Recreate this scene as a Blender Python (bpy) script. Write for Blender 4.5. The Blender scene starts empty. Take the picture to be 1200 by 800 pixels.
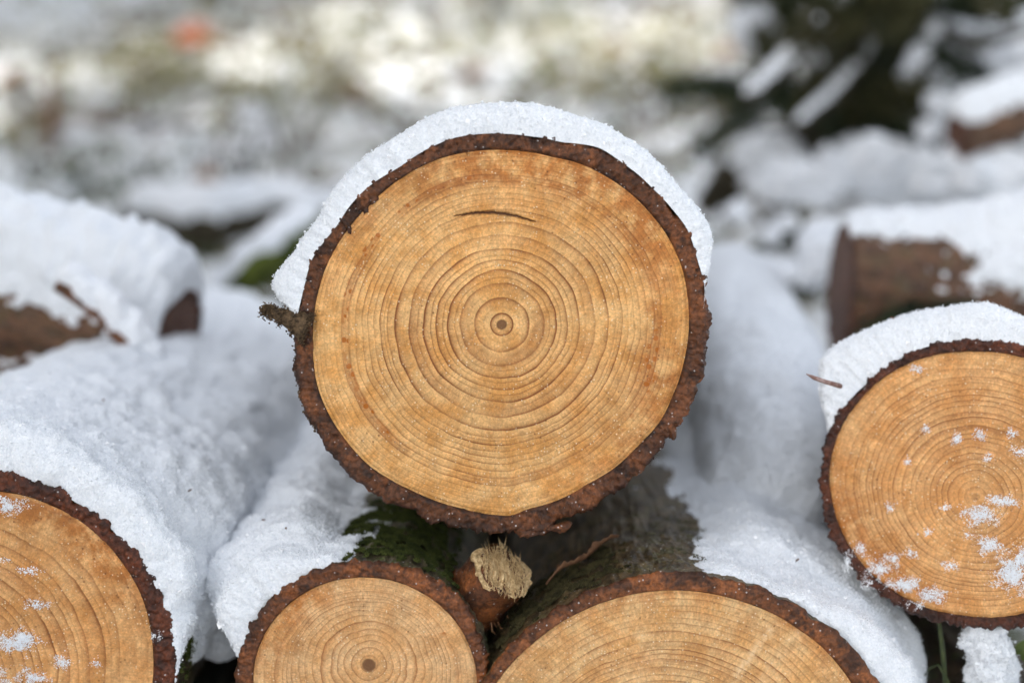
import bpy, math, random
import numpy as np
from mathutils import Vector, Matrix, Euler

rng = np.random.default_rng(7)
random.seed(7)
SC = bpy.context.scene
COL = SC.collection
PI = math.pi

# ------------------------------------------------------------------ noise
_perm = np.random.default_rng(3).permutation(256).astype(np.int64)
_perm = np.concatenate([_perm, _perm, _perm])
_grad = np.random.default_rng(4).normal(size=(256, 3))
_grad /= np.linalg.norm(_grad, axis=1)[:, None]

def noise3(p):
    p = np.asarray(p, dtype=np.float64)
    i = np.floor(p).astype(np.int64)
    f = p - i
    i &= 255
    u = f * f * f * (f * (f * 6 - 15) + 10)
    out = 0
    for dx in (0, 1):
        wx = u[:, 0] if dx else 1 - u[:, 0]
        for dy in (0, 1):
            wy = u[:, 1] if dy else 1 - u[:, 1]
            for dz in (0, 1):
                wz = u[:, 2] if dz else 1 - u[:, 2]
                h = _perm[_perm[_perm[(i[:, 0] + dx) & 255] + ((i[:, 1] + dy) & 255)] + ((i[:, 2] + dz) & 255)]
                g = _grad[h]
                out = out + wx * wy * wz * (g[:, 0] * (f[:, 0] - dx) + g[:, 1] * (f[:, 1] - dy) + g[:, 2] * (f[:, 2] - dz))
    return out * 1.5

def fbm(p, octv=4, gain=.5, lac=2.03):
    p = np.asarray(p, dtype=np.float64)
    a, s = 1.0, 0
    for k in range(octv):
        s = s + a * noise3(p + 17.3 * k)
        p = p * lac
        a *= gain
    return s

def sstep(a, b, x):
    t = np.clip((x - a) / (b - a), 0, 1)
    return t * t * (3 - 2 * t)

# ------------------------------------------------------------------ mesh building
def make_mesh(name, verts, quads=None, tris=None, mat=None, parent=None, smooth=True, attrs=None, mat_index=None, mats=None):
    verts = np.asarray(verts, dtype=np.float32).reshape(-1, 3)
    me = bpy.data.meshes.new(name)
    loops = []
    starts = []
    n = 0
    if quads is not None and len(quads):
        q = np.asarray(quads, dtype=np.int32).reshape(-1, 4)
        loops.append(q.ravel())
        starts.append(np.arange(len(q)) * 4)
        n = len(q) * 4
    if tris is not None and len(tris):
        t = np.asarray(tris, dtype=np.int32).reshape(-1, 3)
        loops.append(t.ravel())
        starts.append(n + np.arange(len(t)) * 3)
    loops = np.concatenate(loops)
    starts = np.concatenate(starts).astype(np.int32)
    me.vertices.add(len(verts))
    me.vertices.foreach_set('co', verts.ravel())
    me.loops.add(len(loops))
    me.loops.foreach_set('vertex_index', loops)
    me.polygons.add(len(starts))
    me.polygons.foreach_set('loop_start', starts)
    me.update(calc_edges=True)
    me.polygons.foreach_set('use_smooth', np.full(len(starts), bool(smooth)))
    for k, v in (attrs or {}).items():
        a = me.attributes.new(k, 'FLOAT', 'POINT')
        a.data.foreach_set('value', np.asarray(v, dtype=np.float32).ravel())
    for m in (mats or [mat]):
        me.materials.append(m)
    if mat_index is not None:
        me.polygons.foreach_set('material_index', np.asarray(mat_index, dtype=np.int32))
    me.validate(verbose=False)
    o = bpy.data.objects.new(name, me)
    COL.objects.link(o)
    if parent is not None:
        o.parent = parent
    return o

def grid_quads(nu, nv, wrap_v=False, off=0):
    """verts laid out [u][v]"""
    u = np.arange(nu - 1)[:, None]
    v = np.arange(nv if wrap_v else nv - 1)[None, :]
    v2 = (v + 1) % nv
    a = u * nv + v
    b = u * nv + v2
    c = (u + 1) * nv + v2
    d = (u + 1) * nv + v
    return np.stack([a, b, c, d], -1).reshape(-1, 4) + off

def grid_normals(P):
    du = np.gradient(P, axis=0)
    dv = np.gradient(P, axis=1)
    n = np.cross(du, dv)
    l = np.linalg.norm(n, axis=2, keepdims=True)
    return n / np.maximum(l, 1e-12)

def tag(o, label, cat, group=None, kind=None):
    o['label'] = label
    o['category'] = cat
    if group: o['group'] = group
    if kind: o['kind'] = kind
    return o

def empty(name, loc, rot=(0, 0, 0)):
    o = bpy.data.objects.new(name, None)
    o.empty_display_size = .05
    o.location = loc
    o.rotation_euler = rot
    COL.objects.link(o)
    return o

class MB:
    """collects small shapes into one mesh"""
    def __init__(s):
        s.v, s.q, s.t, s.n = [], [], [], 0
        s.at = {}
    def add(s, v, q=None, t=None, **at):
        v = np.asarray(v, float).reshape(-1, 3)
        if q is not None and len(q): s.q.append(np.asarray(q, int).reshape(-1, 4) + s.n)
        if t is not None and len(t): s.t.append(np.asarray(t, int).reshape(-1, 3) + s.n)
        for k, val in at.items():
            s.at.setdefault(k, []).append(np.broadcast_to(np.asarray(val, float), (len(v),)))
        s.v.append(v)
        s.n += len(v)
    def tube(s, pts, rad, seg=10, rough=0, cap=True, **at):
        pts = np.asarray(pts, float)
        rad = np.broadcast_to(np.asarray(rad, float), (len(pts),))
        T = np.gradient(pts, axis=0)
        T /= np.linalg.norm(T, axis=1)[:, None]
        ref = np.array([0, 0, 1.0]) if abs(T[0][2]) < .9 else np.array([1.0, 0, 0])
        A = np.cross(T, ref); A /= np.linalg.norm(A, axis=1)[:, None]
        B = np.cross(T, A)
        th = np.arange(seg) / seg * 2 * PI
        V = pts[:, None] + rad[:, None, None] * (np.cos(th)[None, :, None] * A[:, None] + np.sin(th)[None, :, None] * B[:, None])
        if rough:
            nn = fbm(V.reshape(-1, 3) / max(rough * 6, 1e-4), 3).reshape(V.shape[:2])
            D = V - pts[:, None]
            D /= np.linalg.norm(D, axis=2, keepdims=True) + 1e-9
            V = V + D * nn[..., None] * rough
        q = grid_quads(len(pts), seg, True)
        tr = []
        V = V.reshape(-1, 3)
        if cap:
            nv = len(V)
            V = np.concatenate([V, pts[:1], pts[-1:]])
            for k in range(seg):
                tr.append((nv, (k + 1) % seg, k))
                o = (len(pts) - 1) * seg
                tr.append((nv + 1, o + k, o + (k + 1) % seg))
        s.add(V, q, tr, **at)
    def build(s, name, mat, parent=None, smooth=True):
        at = {k: np.concatenate(v) for k, v in s.at.items()}
        return make_mesh(name, np.concatenate(s.v), np.concatenate(s.q) if s.q else None,
                         np.concatenate(s.t) if s.t else None, mat, parent, smooth, at)

def rot_rand(n, r=rng):
    q = r.normal(size=(n, 4)); q /= np.linalg.norm(q, axis=1)[:, None]
    w, x, y, z = q.T
    return np.stack([np.stack([1 - 2 * (y * y + z * z), 2 * (x * y - z * w), 2 * (x * z + y * w)], -1),
                     np.stack([2 * (x * y + z * w), 1 - 2 * (x * x + z * z), 2 * (y * z - x * w)], -1),
                     np.stack([2 * (x * z - y * w), 2 * (y * z + x * w), 1 - 2 * (x * x + y * y)], -1)], 1)

_g5 = np.array([[0, 0, .8], [0, 0, -.8], [1, 0, 0], [-.5, .87, 0], [-.5, -.87, 0]])
_g5t = np.array([[0, 2, 3], [0, 3, 4], [0, 4, 2], [1, 3, 2], [1, 4, 3], [1, 2, 4]])
def grains(pts, size, r=rng):
    """little ice grains, a five-cornered crystal each -> verts, tris"""
    n = len(pts)
    R = rot_rand(n, r)
    st = np.stack([r.uniform(.7, 1.3, n), r.uniform(.6, 1.1, n), r.uniform(.7, 1.5, n)], -1)
    V = np.einsum('nij,nkj->nki', R, _g5[None] * st[:, None]) * np.asarray(size)[:, None, None] + pts[:, None]
    T = _g5t[None] + (np.arange(n) * 5)[:, None, None]
    return V.reshape(-1, 3), T.reshape(-1, 3)

# ------------------------------------------------------------------ materials
def new_mat(name):
    m = bpy.data.materials.new(name)
    m.use_nodes = True
    nt = m.node_tree
    nt.nodes.clear()
    out = nt.nodes.new('ShaderNodeOutputMaterial')
    b = nt.nodes.new('ShaderNodeBsdfPrincipled')
    nt.links.new(b.outputs[0], out.inputs['Surface'])
    return m, NG(nt), b

class NG:
    def __init__(s, nt): s.nt = nt
    def n(s, t, **kw):
        x = s.nt.nodes.new('ShaderNode' + t)
        for k, v in kw.items(): setattr(x, k, v)
        return x
    def link(s, a, b): s.nt.links.new(a, b)
    def set(s, sock, v):
        if hasattr(v, 'is_linked') or isinstance(v, bpy.types.NodeSocket): s.link(v, sock)
        else: sock.default_value = v
    def math(s, op, a, b=0.0, c=0.0, clamp=False):
        x = s.n('Math', operation=op); x.use_clamp = clamp
        s.set(x.inputs[0], a); s.set(x.inputs[1], b); s.set(x.inputs[2], c)
        return x.outputs[0]
    def attr(s, name):
        return s.n('Attribute', attribute_name=name).outputs['Fac']
    def obj(s):
        return s.n('TexCoord').outputs['Object']
    def noise(s, vec, scale, detail=3, rough=.55, dist=0):
        x = s.n('TexNoise')
        s.link(vec, x.inputs['Vector'])
        x.inputs['Scale'].default_value = scale
        x.inputs['Detail'].default_value = detail
        x.inputs['Roughness'].default_value = rough
        x.inputs['Distortion'].default_value = dist
        return x.outputs['Fac']
    def maps(s, v, a, b, c=0., d=1., smooth=True):
        x = s.n('MapRange'); x.interpolation_type = 'SMOOTHSTEP' if smooth else 'LINEAR'
        s.set(x.inputs[0], v); s.set(x.inputs[1], a); s.set(x.inputs[2], b); s.set(x.inputs[3], c); s.set(x.inputs[4], d)
        return x.outputs[0]
    def mix(s, f, a, b, bt='MIX'):
        x = s.n('Mix', data_type='RGBA', blend_type=bt)
        s.set(x.inputs[0], f)
        s.set(x.inputs[6], a if not isinstance(a, tuple) else (*a, 1)[:4])
        s.set(x.inputs[7], b if not isinstance(b, tuple) else (*b, 1)[:4])
        return x.outputs[2]
    def ramp(s, f, stops, interp='LINEAR'):
        x = s.n('ValToRGB'); x.color_ramp.interpolation = interp
        e = x.color_ramp.elements
        while len(e) < len(stops): e.new(.5)
        for el, (p, c) in zip(e, stops):
            el.position = p
            el.color = (*c, 1) if isinstance(c, tuple) else (c, c, c, 1)
        s.set(x.inputs[0], f)
        return x.outputs[0]
    def scale(s, vec, xyz):
        x = s.n('Mapping'); s.link(vec, x.inputs[0]); x.inputs['Scale'].default_value = xyz
        return x.outputs[0]
    def bump(s, h, strength, dist, b):
        x = s.n('Bump'); x.inputs['Strength'].default_value = strength; x.inputs['Distance'].default_value = dist
        s.link(h, x.inputs['Height']); s.link(x.outputs[0], b.inputs['Normal'])

def wood_mat(name, light, mid, late, seed, orange=(.52, .19, .04), contrast=1.0, pith_r=.028, pith_dark=.85):
    m, g, b = new_mat(name)
    co = g.obj()
    ofs = g.n('VectorMath', operation='ADD'); g.link(co, ofs.inputs[0]); ofs.inputs[1].default_value = (seed * 1.7, seed, seed * .6)
    P = ofs.outputs[0]
    ph = g.attr('ring')
    f = g.math('FRACT', ph)
    w = g.n('TexWhiteNoise', noise_dimensions='1D')
    g.link(g.math('FLOOR', g.math('ADD', ph, seed * 10.0)), w.inputs['W'])
    wr = w.outputs['Value']
    prof = g.ramp(f, [(0, 0.0), (.40, .05), (.66, .22), (.82, .50), (.91, .95), (.965, .95), (1, 0.0)])
    low = g.noise(P, 22, 3)
    stren = g.math('MULTIPLY', g.maps(wr, 0, 1, .50 * contrast, 1.0 * contrast, False), g.math('MULTIPLY', g.maps(low, .34, .60, .52, 1.2), g.maps(g.attr('rad'), .76, .93, 1.0, .5)))
    f2 = g.math('FRACT', g.math('ADD', g.math('MULTIPLY', ph, 2.0), .13))
    w2 = g.n('TexWhiteNoise', noise_dimensions='1D'); g.link(g.math('FLOOR', g.math('ADD', g.math('MULTIPLY', ph, 2.0), seed * 7.0 + .13)), w2.inputs['W'])
    pr2 = g.math('MULTIPLY', g.ramp(f2, [(0, 0.0), (.6, .05), (.84, .6), (.93, .75), (1, 0.0)]), g.maps(w2.outputs['Value'], .15, 1, .1, .85, False))
    prof = g.math('MAXIMUM', prof, pr2)
    lf = g.math('MULTIPLY', prof, stren, clamp=True)
    n1 = g.noise(P, 55, 4, .6)
    base = g.mix(g.maps(n1, .38, .66), light, mid)
    tn = g.math('MULTIPLY', g.attr('tint'), g.maps(g.noise(P, 90, 4, .65), .34, .62), clamp=True)
    base = g.mix(tn, base, orange)
    # broad darker bands that follow the rings
    cmb = g.n('CombineXYZ'); g.link(g.math('MULTIPLY', ph, .55), cmb.inputs[0]); cmb.inputs[1].default_value = seed * 3.1
    band = g.maps(g.noise(cmb.outputs[0], 1.0, 2, .6), .5, .72, 0, .42)
    band = g.math('MULTIPLY', band, g.maps(g.noise(P, 18, 3), .36, .62))
    base = g.mix(band, base, tuple(x * 1.25 for x in late))
    c = g.mix(lf, base, late)
    # sawn fibre grain, mottling a millimetre across
    n2 = g.noise(g.scale(P, (1, .3, 1)), 700, 4, .8)
    n3 = g.noise(P, 150, 4, .7)
    k = g.math('MULTIPLY', g.maps(n2, .25, .75, .60, 1.36, False), g.maps(n3, .3, .7, .82, 1.16, False))
    nz = g.n('VectorMath', operation='NORMALIZE'); g.link(co, nz.inputs[0])
    sc4 = g.n('VectorMath', operation='SCALE'); g.link(co, sc4.inputs[0]); sc4.inputs['Scale'].default_value = 5.0
    ra = g.n('VectorMath', operation='ADD'); g.link(nz.outputs[0], ra.inputs[0]); g.link(sc4.outputs[0], ra.inputs[1])
    k = g.math('MULTIPLY', k, g.maps(g.noise(P, 15, 3, .6), .3, .68, 1.08, .80, False))
    s1 = g.n('VectorMath', operation='DOT_PRODUCT'); g.link(P, s1.inputs[0]); s1.inputs[1].default_value = (.80, 0, -.60)
    s2 = g.n('VectorMath', operation='DOT_PRODUCT'); g.link(P, s2.inputs[0]); s2.inputs[1].default_value = (.60, 0, .80)
    sv = g.n('CombineXYZ'); g.link(s1.outputs['Value'], sv.inputs[0]); g.link(g.math('MULTIPLY', s2.outputs['Value'], .05), sv.inputs[1])
    saw = g.noise(sv.outputs[0], 380, 3, .65)
    k = g.math('MULTIPLY', k, g.maps(saw, .3, .7, .90, 1.08, False))
    rays = g.noise(ra.outputs[0], 48, 4, .7)
    k = g.math('MULTIPLY', k, g.maps(rays, .3, .7, .84, 1.14, False))
    kc = g.n('CombineColor'); [g.link(k, kc.inputs[i]) for i in range(3)]
    c = g.mix(1.0, c, kc.outputs[0], 'MULTIPLY')
    c = g.mix(g.math('MULTIPLY', g.attr('scratch'), g.maps(n3, .4, .6)), c, (.82, .58, .32))
    # brown flecks (resin ducts), more of them where the low noise is high
    v = g.n('TexVoronoi'); g.link(P, v.inputs['Vector']); v.inputs['Scale'].default_value = 330
    dots = g.maps(v.outputs['Distance'], .10, .26, 1, 0)
    vs = g.n('SeparateColor'); g.link(v.outputs['Color'], vs.inputs[0])
    dots = g.math('MULTIPLY', dots, g.maps(vs.outputs[0], .62, .78))
    dots = g.math('MULTIPLY', dots, g.maps(g.math('ADD', g.noise(P, 30, 3), g.math('MULTIPLY', g.attr('tint'), .16)), .44, .66))
    c = g.mix(g.math('MULTIPLY', dots, .8), c, tuple(x * .55 for x in late))
    # resin drops
    v3 = g.n('TexVoronoi'); g.link(P, v3.inputs['Vector']); v3.inputs['Scale'].default_value = 250
    v3s = g.n('SeparateColor'); g.link(v3.outputs['Color'], v3s.inputs[0])
    drop = g.math('MULTIPLY', g.maps(v3.outputs['Distance'], .30, .46, 1, 0), g.maps(v3s.outputs[0], .30, .42))
    rs = g.math('MULTIPLY', g.maps(g.attr('resin'), .12, .55), g.math('MAXIMUM', drop, g.maps(g.noise(P, 120, 3, .5), .52, .62, 0, .5)), clamp=True)
    c = g.mix(g.math('MULTIPLY', rs, .9), c, (.40, .11, .008))
    # pale frost specks
    v2 = g.n('TexVoronoi'); g.link(P, v2.inputs['Vector']); v2.inputs['Scale'].default_value = 640
    v2s = g.n('SeparateColor'); g.link(v2.outputs['Color'], v2s.inputs[0])
    sp = g.math('MULTIPLY', g.maps(v2.outputs['Distance'], .15, .34, 1, 0), g.maps(v2s.outputs[0], .62, .8))
    sp = g.math('MULTIPLY', sp, g.maps(g.noise(P, 60, 4, .65), .42, .58))
    c = g.mix(g.math('MULTIPLY', sp, .75), c, (.93, .78, .52))
    # pith and the dark cut in the rings
    rt = g.attr('rad')
    c = g.mix(g.maps(rt, pith_r * .8, pith_r * 1.2, pith_dark, 0), c, (.10, .035, .012))
    c = g.mix(g.attr('crack'), c, (.05, .014, .006))
    g.link(c, b.inputs['Base Color'])
    g.link(g.maps(rs, 0, 1, .58, .2), b.inputs['Roughness'])
    b.inputs['Specular IOR Level'].default_value = .35
    h = g.math('ADD', g.math('ADD', g.math('MULTIPLY', n2, .6), g.math('MULTIPLY', saw, .6)), g.math('ADD', g.math('MULTIPLY', lf, -.5), g.math('MULTIPLY', sp, .8)))
    g.bump(h, .55, .0006, b)
    return m

def bark_mat(name, seed, rim_in, rim_mid, rim_out, side_a, side_b, lichen, lich_amt=.5):
    m, g, b = new_mat(name)
    co = g.obj()
    ofs = g.n('VectorMath', operation='ADD'); g.link(co, ofs.inputs[0]); ofs.inputs[1].default_value = (seed, seed * 1.3, seed * .7)
    P = ofs.outputs[0]
    bd = g.attr('bark_depth')
    wob = g.math('ADD', bd, g.maps(g.noise(P, 160, 4, .65), .2, .8, -.35, .35, False))
    rim = g.ramp(wob, [(0.0, rim_in), (.22, rim_mid), (.6, rim_mid), (.95, rim_out)])
    n2 = g.noise(P, 420, 4, .7)
    kk = g.maps(n2, .28, .72, .25, 1.8, False)
    kc = g.n('CombineColor'); [g.link(kk, kc.inputs[i]) for i in range(3)]
    rim = g.mix(g.maps(g.noise(P, 48, 4, .6), .46, .64, 0, .75), rim, tuple(min(1, x * 2.0) for x in rim_mid))
    rim = g.mix(g.maps(g.noise(P, 70, 4, .6), .50, .62, 0, .85), rim, tuple(x * .28 for x in rim_mid))
    rim = g.mix(1, rim, kc.outputs[0], 'MULTIPLY')
    side = g.mix(g.maps(g.noise(g.scale(P, (1, .5, 1)), 120, 5, .65), .36, .62), side_a, side_b)
    lm = g.math('MULTIPLY', g.maps(g.noise(P, 75, 5, .7), .5, .6), lich_amt)
    side = g.mix(lm, side, lichen)
    side = g.mix(1, side, kc.outputs[0], 'MULTIPLY')
    c = g.mix(g.maps(bd, .95, 1.15), rim, side)
    # frost specks on the broken edge
    v = g.n('TexVoronoi'); g.link(P, v.inputs['Vector']); v.inputs['Scale'].default_value = 520
    vs = g.n('SeparateColor'); g.link(v.outputs['Color'], vs.inputs[0])
    sp = g.math('MULTIPLY', g.maps(v.outputs['Distance'], .14, .34, 1, 0), g.maps(vs.outputs[0], .86, .93))
    c = g.mix(g.math('MULTIPLY', sp, .75), c, (.62, .58, .56))
    g.link(c, b.inputs['Base Color'])
    b.inputs['Roughness'].default_value = .48
    b.inputs['Specular IOR Level'].default_value = .4
    g.bump(g.math('ADD', n2, g.noise(P, 150, 4, .6)), .8, .0012, b)
    return m

def snow_mat(name, sss=0.0):
    m, g, b = new_mat(name)
    P = g.obj()
    n = g.noise(P, 800, 3, .75)
    c = g.mix(g.maps(n, .33, .67, 0, 1, False), (.77, .80, .84), (.94, .955, .97))
    g.link(c, b.inputs['Base Color'])
    b.inputs['Roughness'].default_value = .55
    b.inputs['Specular IOR Level'].default_value = .3
    b.inputs['Subsurface Weight'].default_value = sss
    b.inputs['Subsurface Radius'].default_value = (.8, .95, 1.1)
    b.inputs['Subsurface Scale'].default_value = .003
    g.bump(n, .7, .0008, b)
    return m

def plain_mat(name, c1, c2, scale=60, rough=.7, spec=.3, bump=.4, bdist=.002, trans=0):
    m, g, b = new_mat(name)
    P = g.obj()
    n = g.noise(P, scale, 4, .6)
    g.link(g.mix(g.maps(n, .32, .66), c1, c2), b.inputs['Base Color'])
    b.inputs['Roughness'].default_value = rough
    b.inputs['Specular IOR Level'].default_value = spec
    if trans:
        b.inputs['Subsurface Weight'].default_value = trans
        b.inputs['Subsurface Scale'].default_value = .01
    g.bump(g.noise(P, scale * 4, 3), bump, bdist, b)
    return m

SNOW = snow_mat('granular_snow')
SNOW_FAR = plain_mat('distant_snow', (.80, .83, .87), (.90, .91, .93), 14, .7, .2, .3, .01)
FROST = plain_mat('frost_white', (.86, .88, .91), (.95, .96, .97), 500, .6, .3, .2, .0004)
ICE_GLINT, gI, bI = new_mat('ice_glint')
bI.inputs['Base Color'].default_value = (.99, .99, 1, 1); bI.inputs['Metallic'].default_value = 0; bI.inputs['Roughness'].default_value = .18  # whiter than the snow: sparkle painted into the colour of a few grains
nI = gI.noise(gI.obj(), 900, 2); gI.link(gI.maps(nI, .3, .7, .1, .28), bI.inputs['Roughness'])
MOSS = plain_mat('moss_green', (.022, .030, .007), (.085, .10, .022), 160, .8, .2)
SPLINTER = plain_mat('splintered_wood', (.85, .63, .34), (.48, .30, .13), 520, .65, .3)
TWIG = plain_mat('twig_bark', (.09, .045, .025), (.20, .09, .05), 120, .7, .3)
GREENSTEM = plain_mat('green_stem', (.03, .045, .012), (.06, .075, .02), 120, .5, .4)

# ------------------------------------------------------------------ camera
F = 1667.0
PITCH = math.radians(9.5)
CAM = np.array([0, -.754, .49])
cp, sp_ = math.cos(PITCH), math.sin(PITCH)
def ray(X, Y):
    a, b = (X - 600) / F, (400 - Y) / F
    return np.array([a, cp + b * sp_, -sp_ + b * cp])
def at(X, Y, y):
    """photograph point -> the place where that sight line crosses the vertical plane at depth y"""
    d = ray(X, Y)
    return CAM + d * ((y - CAM[1]) / d[1])
def mpp(y):
    """metres a photograph pixel spans at depth y (near the middle of the frame)"""
    return (y - CAM[1]) * cp / F
def at_ground(X, Y, z=0.0):
    d = ray(X, Y)
    return CAM + d * ((z - CAM[2]) / d[2])

cam = bpy.data.cameras.new('camera')
co = bpy.data.objects.new('camera', cam)
COL.objects.link(co)
co.location = CAM
co.rotation_euler = (PI / 2 - PITCH, 0, 0)
cam.sensor_width = 36
cam.lens = 36 * F / 1200
cam.clip_start = .01
cam.clip_end = 500
cam.dof.use_dof = True
cam.dof.focus_distance = .768
cam.dof.aperture_fstop = 2.6
cam.dof.aperture_blades = 0
SC.camera = co

# ------------------------------------------------------------------ logs
def ptable(tab, th):
    """periodic table of (degrees, value), smoothly interpolated"""
    t = sorted(tab)
    a = np.radians([x[0] for x in t]); v = np.array([x[1] for x in t], float)
    a = np.concatenate([a - 2 * PI, a, a + 2 * PI]); v = np.tile(v, 3)
    th = np.asarray(th)
    fine = np.linspace(-2 * PI, 4 * PI, 3 * 720)
    fv = np.interp(fine, a, v)
    k = np.hanning(15); k /= k.sum()
    fv = np.convolve(fv, k, 'same')
    return np.interp(np.mod(th, 2 * PI), fine, fv)

def otable(tab, th):
    """open table (degrees need not wrap)"""
    t = sorted(tab)
    a = np.radians([x[0] for x in t]); v = np.array([x[1] for x in t], float)
    fine = np.linspace(a[0], a[-1], 800)
    fv = np.interp(fine, a, v)
    k = np.hanning(41); k /= k.sum()
    fv = np.convolve(np.pad(fv, 20, mode='edge'), k, 'valid')
    return np.interp(th, fine, fv)

class Log:
    def __init__(s, px, py, y0, wood, bark, yaw=0, pitch=0, length=.7, seed=1, s_override=None):
        s.c = at(px, py, y0)
        s.px, s.py = px, py
        s.k = float(np.dot(s.c - CAM, [0, cp, -sp_])) / F
        s.seed = seed
        s.rot = Euler((math.radians(-pitch), 0, math.radians(yaw)), 'XYZ')
        s.len = length
        s.wood_t, s.bark_t = wood, bark
    def Rw(s, th):
        base = ptable(s.wood_t, th) * s.k
        n = fbm(np.stack([np.cos(th) * 1.6 + s.seed, np.sin(th) * 1.6, np.zeros_like(th)], -1), 3)
        return base * (1 + .006 * n)
    def Rb(s, th, y=None):
        base = ptable(s.bark_t, th) * s.k
        y = np.zeros_like(th) if y is None else y
        n = fbm(np.stack([np.cos(th) * 2 + s.seed, np.sin(th) * 2, y * 4], -1), 3)
        return base * (1 + .012 * n)

def build_log(L, label, mw, mb, rings, strength=None, pith=(0, 0), nt=160, na=640, tint=None, resin=None, crack=None, scratch=None,
              n_side=72, rough=1.0, fine=True, group='cut logs of the pile', rim_rough=1.0):
    root = empty('log', L.c, L.rot)
    tag(root, label, 'log', group)
    # ---- sawn end
    th = np.linspace(0, 2 * PI, na, endpoint=False)
    Rw = L.Rw(th)
    B = np.stack([np.cos(th) * Rw, np.zeros(na), np.sin(th) * Rw], -1)
    p0 = np.array([pith[0] * L.k, 0, pith[1] * L.k])
    t = np.linspace(0, 1, nt)
    P = p0 + (B[None] - p0) * t[:, None, None]
    Rm = Rw.mean()
    flat = P.reshape(-1, 3)
    tt = np.repeat(t, na)
    tha = np.tile(th, nt)
    dirv = np.stack([np.cos(tha), np.sin(tha), tt * 2], -1)
    rr_ = np.hypot(flat[:, 0] - p0[0], flat[:, 2] - p0[2])
    bl = tt ** 1.3
    r_px = (rr_ * (1 - bl) + tt * Rm * bl) / L.k
    wav = fbm(np.stack([np.cos(tha) * 3 * (tt + .3), np.sin(tha) * 3 * (tt + .3), tt * 5 + L.seed], -1), 2) * 2.0 * sstep(0, .3, tt) \
        + fbm(np.stack([np.cos(tha) * 14 * (tt + .05), np.sin(tha) * 14 * (tt + .05), tt * 9 + L.seed], -1), 2) * .45 * sstep(0.2, .6, tt)
    ring = np.interp(r_px + wav, np.concatenate([[-20, 0], rings]), np.concatenate([[0, 0], np.arange(1, len(rings) + 1)]))
    at_ = dict(ring=ring, rad=tt)
    X, Z = flat[:, 0] / L.k, flat[:, 2] / L.k
    at_['tint'] = tint(X, Z, tt, tha) if tint else np.zeros(len(flat))
    at_['resin'] = resin(X, Z, tt, tha) if resin else np.zeros(len(flat))
    ck = crack(X, Z, tt, tha) if crack else np.zeros(len(flat))
    at_['crack'] = ck
    # saw tearing, a slight bow, ring relief
    dy = fbm(flat * np.array([260, 1, 260]) + L.seed, 3) * .00022 + fbm(flat * np.array([40, 1, 40]) + L.seed, 3) * .0007 + ck * .0016
    dy += .0012 * sstep(.97, 1.0, tt)
    flat = flat.copy(); flat[:, 1] += dy
    at_['scratch'] = scratch(X, Z, tt, tha) if scratch else np.zeros(len(flat))
    make_mesh('end_face', flat, grid_quads(nt, na, True)[:, ::-1], None, mw, root, True, at_)
    # ---- bark : broken edge in front, then the side running back
    nb = int(na * 1.35) if fine else na
    th = np.linspace(0, 2 * PI, nb, endpoint=False)
    Rw = L.Rw(th); Rb = L.Rb(th)
    nf = 15
    rows, depth = [], []
    s_ = np.linspace(0, 1, nf)
    edge = fbm(np.stack([np.cos(th) * 8 + 3, np.sin(th) * 8, np.full(nb, L.seed + 2.)], -1), 3) * .0022 + fbm(np.stack([np.cos(th) * 22, np.sin(th) * 22, np.full(nb, L.seed)], -1), 3, .4) * .0022 * rim_rough \
        + fbm(np.stack([np.cos(th) * 70, np.sin(th) * 70, np.full(nb, L.seed + 5.)], -1), 3) * .0006 * rim_rough
    for k, u in enumerate(s_):
        R = (Rw - .0006) * (1 - u) + (Rb + edge) * u
        y = .0026 * (1 - sstep(0, .16, np.full(nb, u))) + .0024 * sstep(.82, 1, np.full(nb, u))
        pt = np.stack([np.cos(th) * R, y, np.sin(th) * R], -1)
        nn = fbm(pt * np.array([330, 1, 330]) + L.seed, 4) * .0017 + fbm(pt * np.array([110, 1, 110]) + 9 + L.seed, 3) * .0018
        pt[:, 1] += nn * sstep(0, .2, u) * rim_rough - .0004
        rows.append(pt); depth.append(np.full(nb, u * .98))
    ys = np.concatenate([np.linspace(.0035, .06, int(n_side * .5)), .06 + (L.len - .06) * np.linspace(.02, 1, n_side - int(n_side * .5)) ** 1.7])
    for y in ys:
        R = L.Rb(th, np.full(nb, y))
        pt = np.stack([np.cos(th) * R, np.full(nb, y), np.sin(th) * R], -1)
        nn = fbm(pt * np.array([60, 34, 60]) + L.seed, 4) * .0028 + np.abs(fbm(pt * np.array([190, 120, 190]) + L.seed, 3)) * .0016
        fall = math.exp(-(y - .0035) / .006)
        R = R + (nn - .0012) * rough * (1 - fall) + edge * fall
        pt[:, 0] = np.cos(th) * R; pt[:, 2] = np.sin(th) * R
        rows.append(pt); depth.append(np.full(nb, 1.3))
    P = np.stack(rows)
    q = grid_quads(len(rows), nb, True)
    V = P.reshape(-1, 3); D = np.concatenate(depth)
    # far end closed
    V = np.concatenate([V, [[0, L.len, 0]]]); D = np.append(D, .5)
    o = (len(rows) - 1) * nb
    tr = np.stack([np.full(nb, len(V) - 1), o + (np.arange(nb) + 1) % nb, o + np.arange(nb)], -1)
    make_mesh('bark', V, q[:, ::-1], tr, mb, root, True, dict(bark_depth=D))
    L.root = root
    return root

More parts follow.
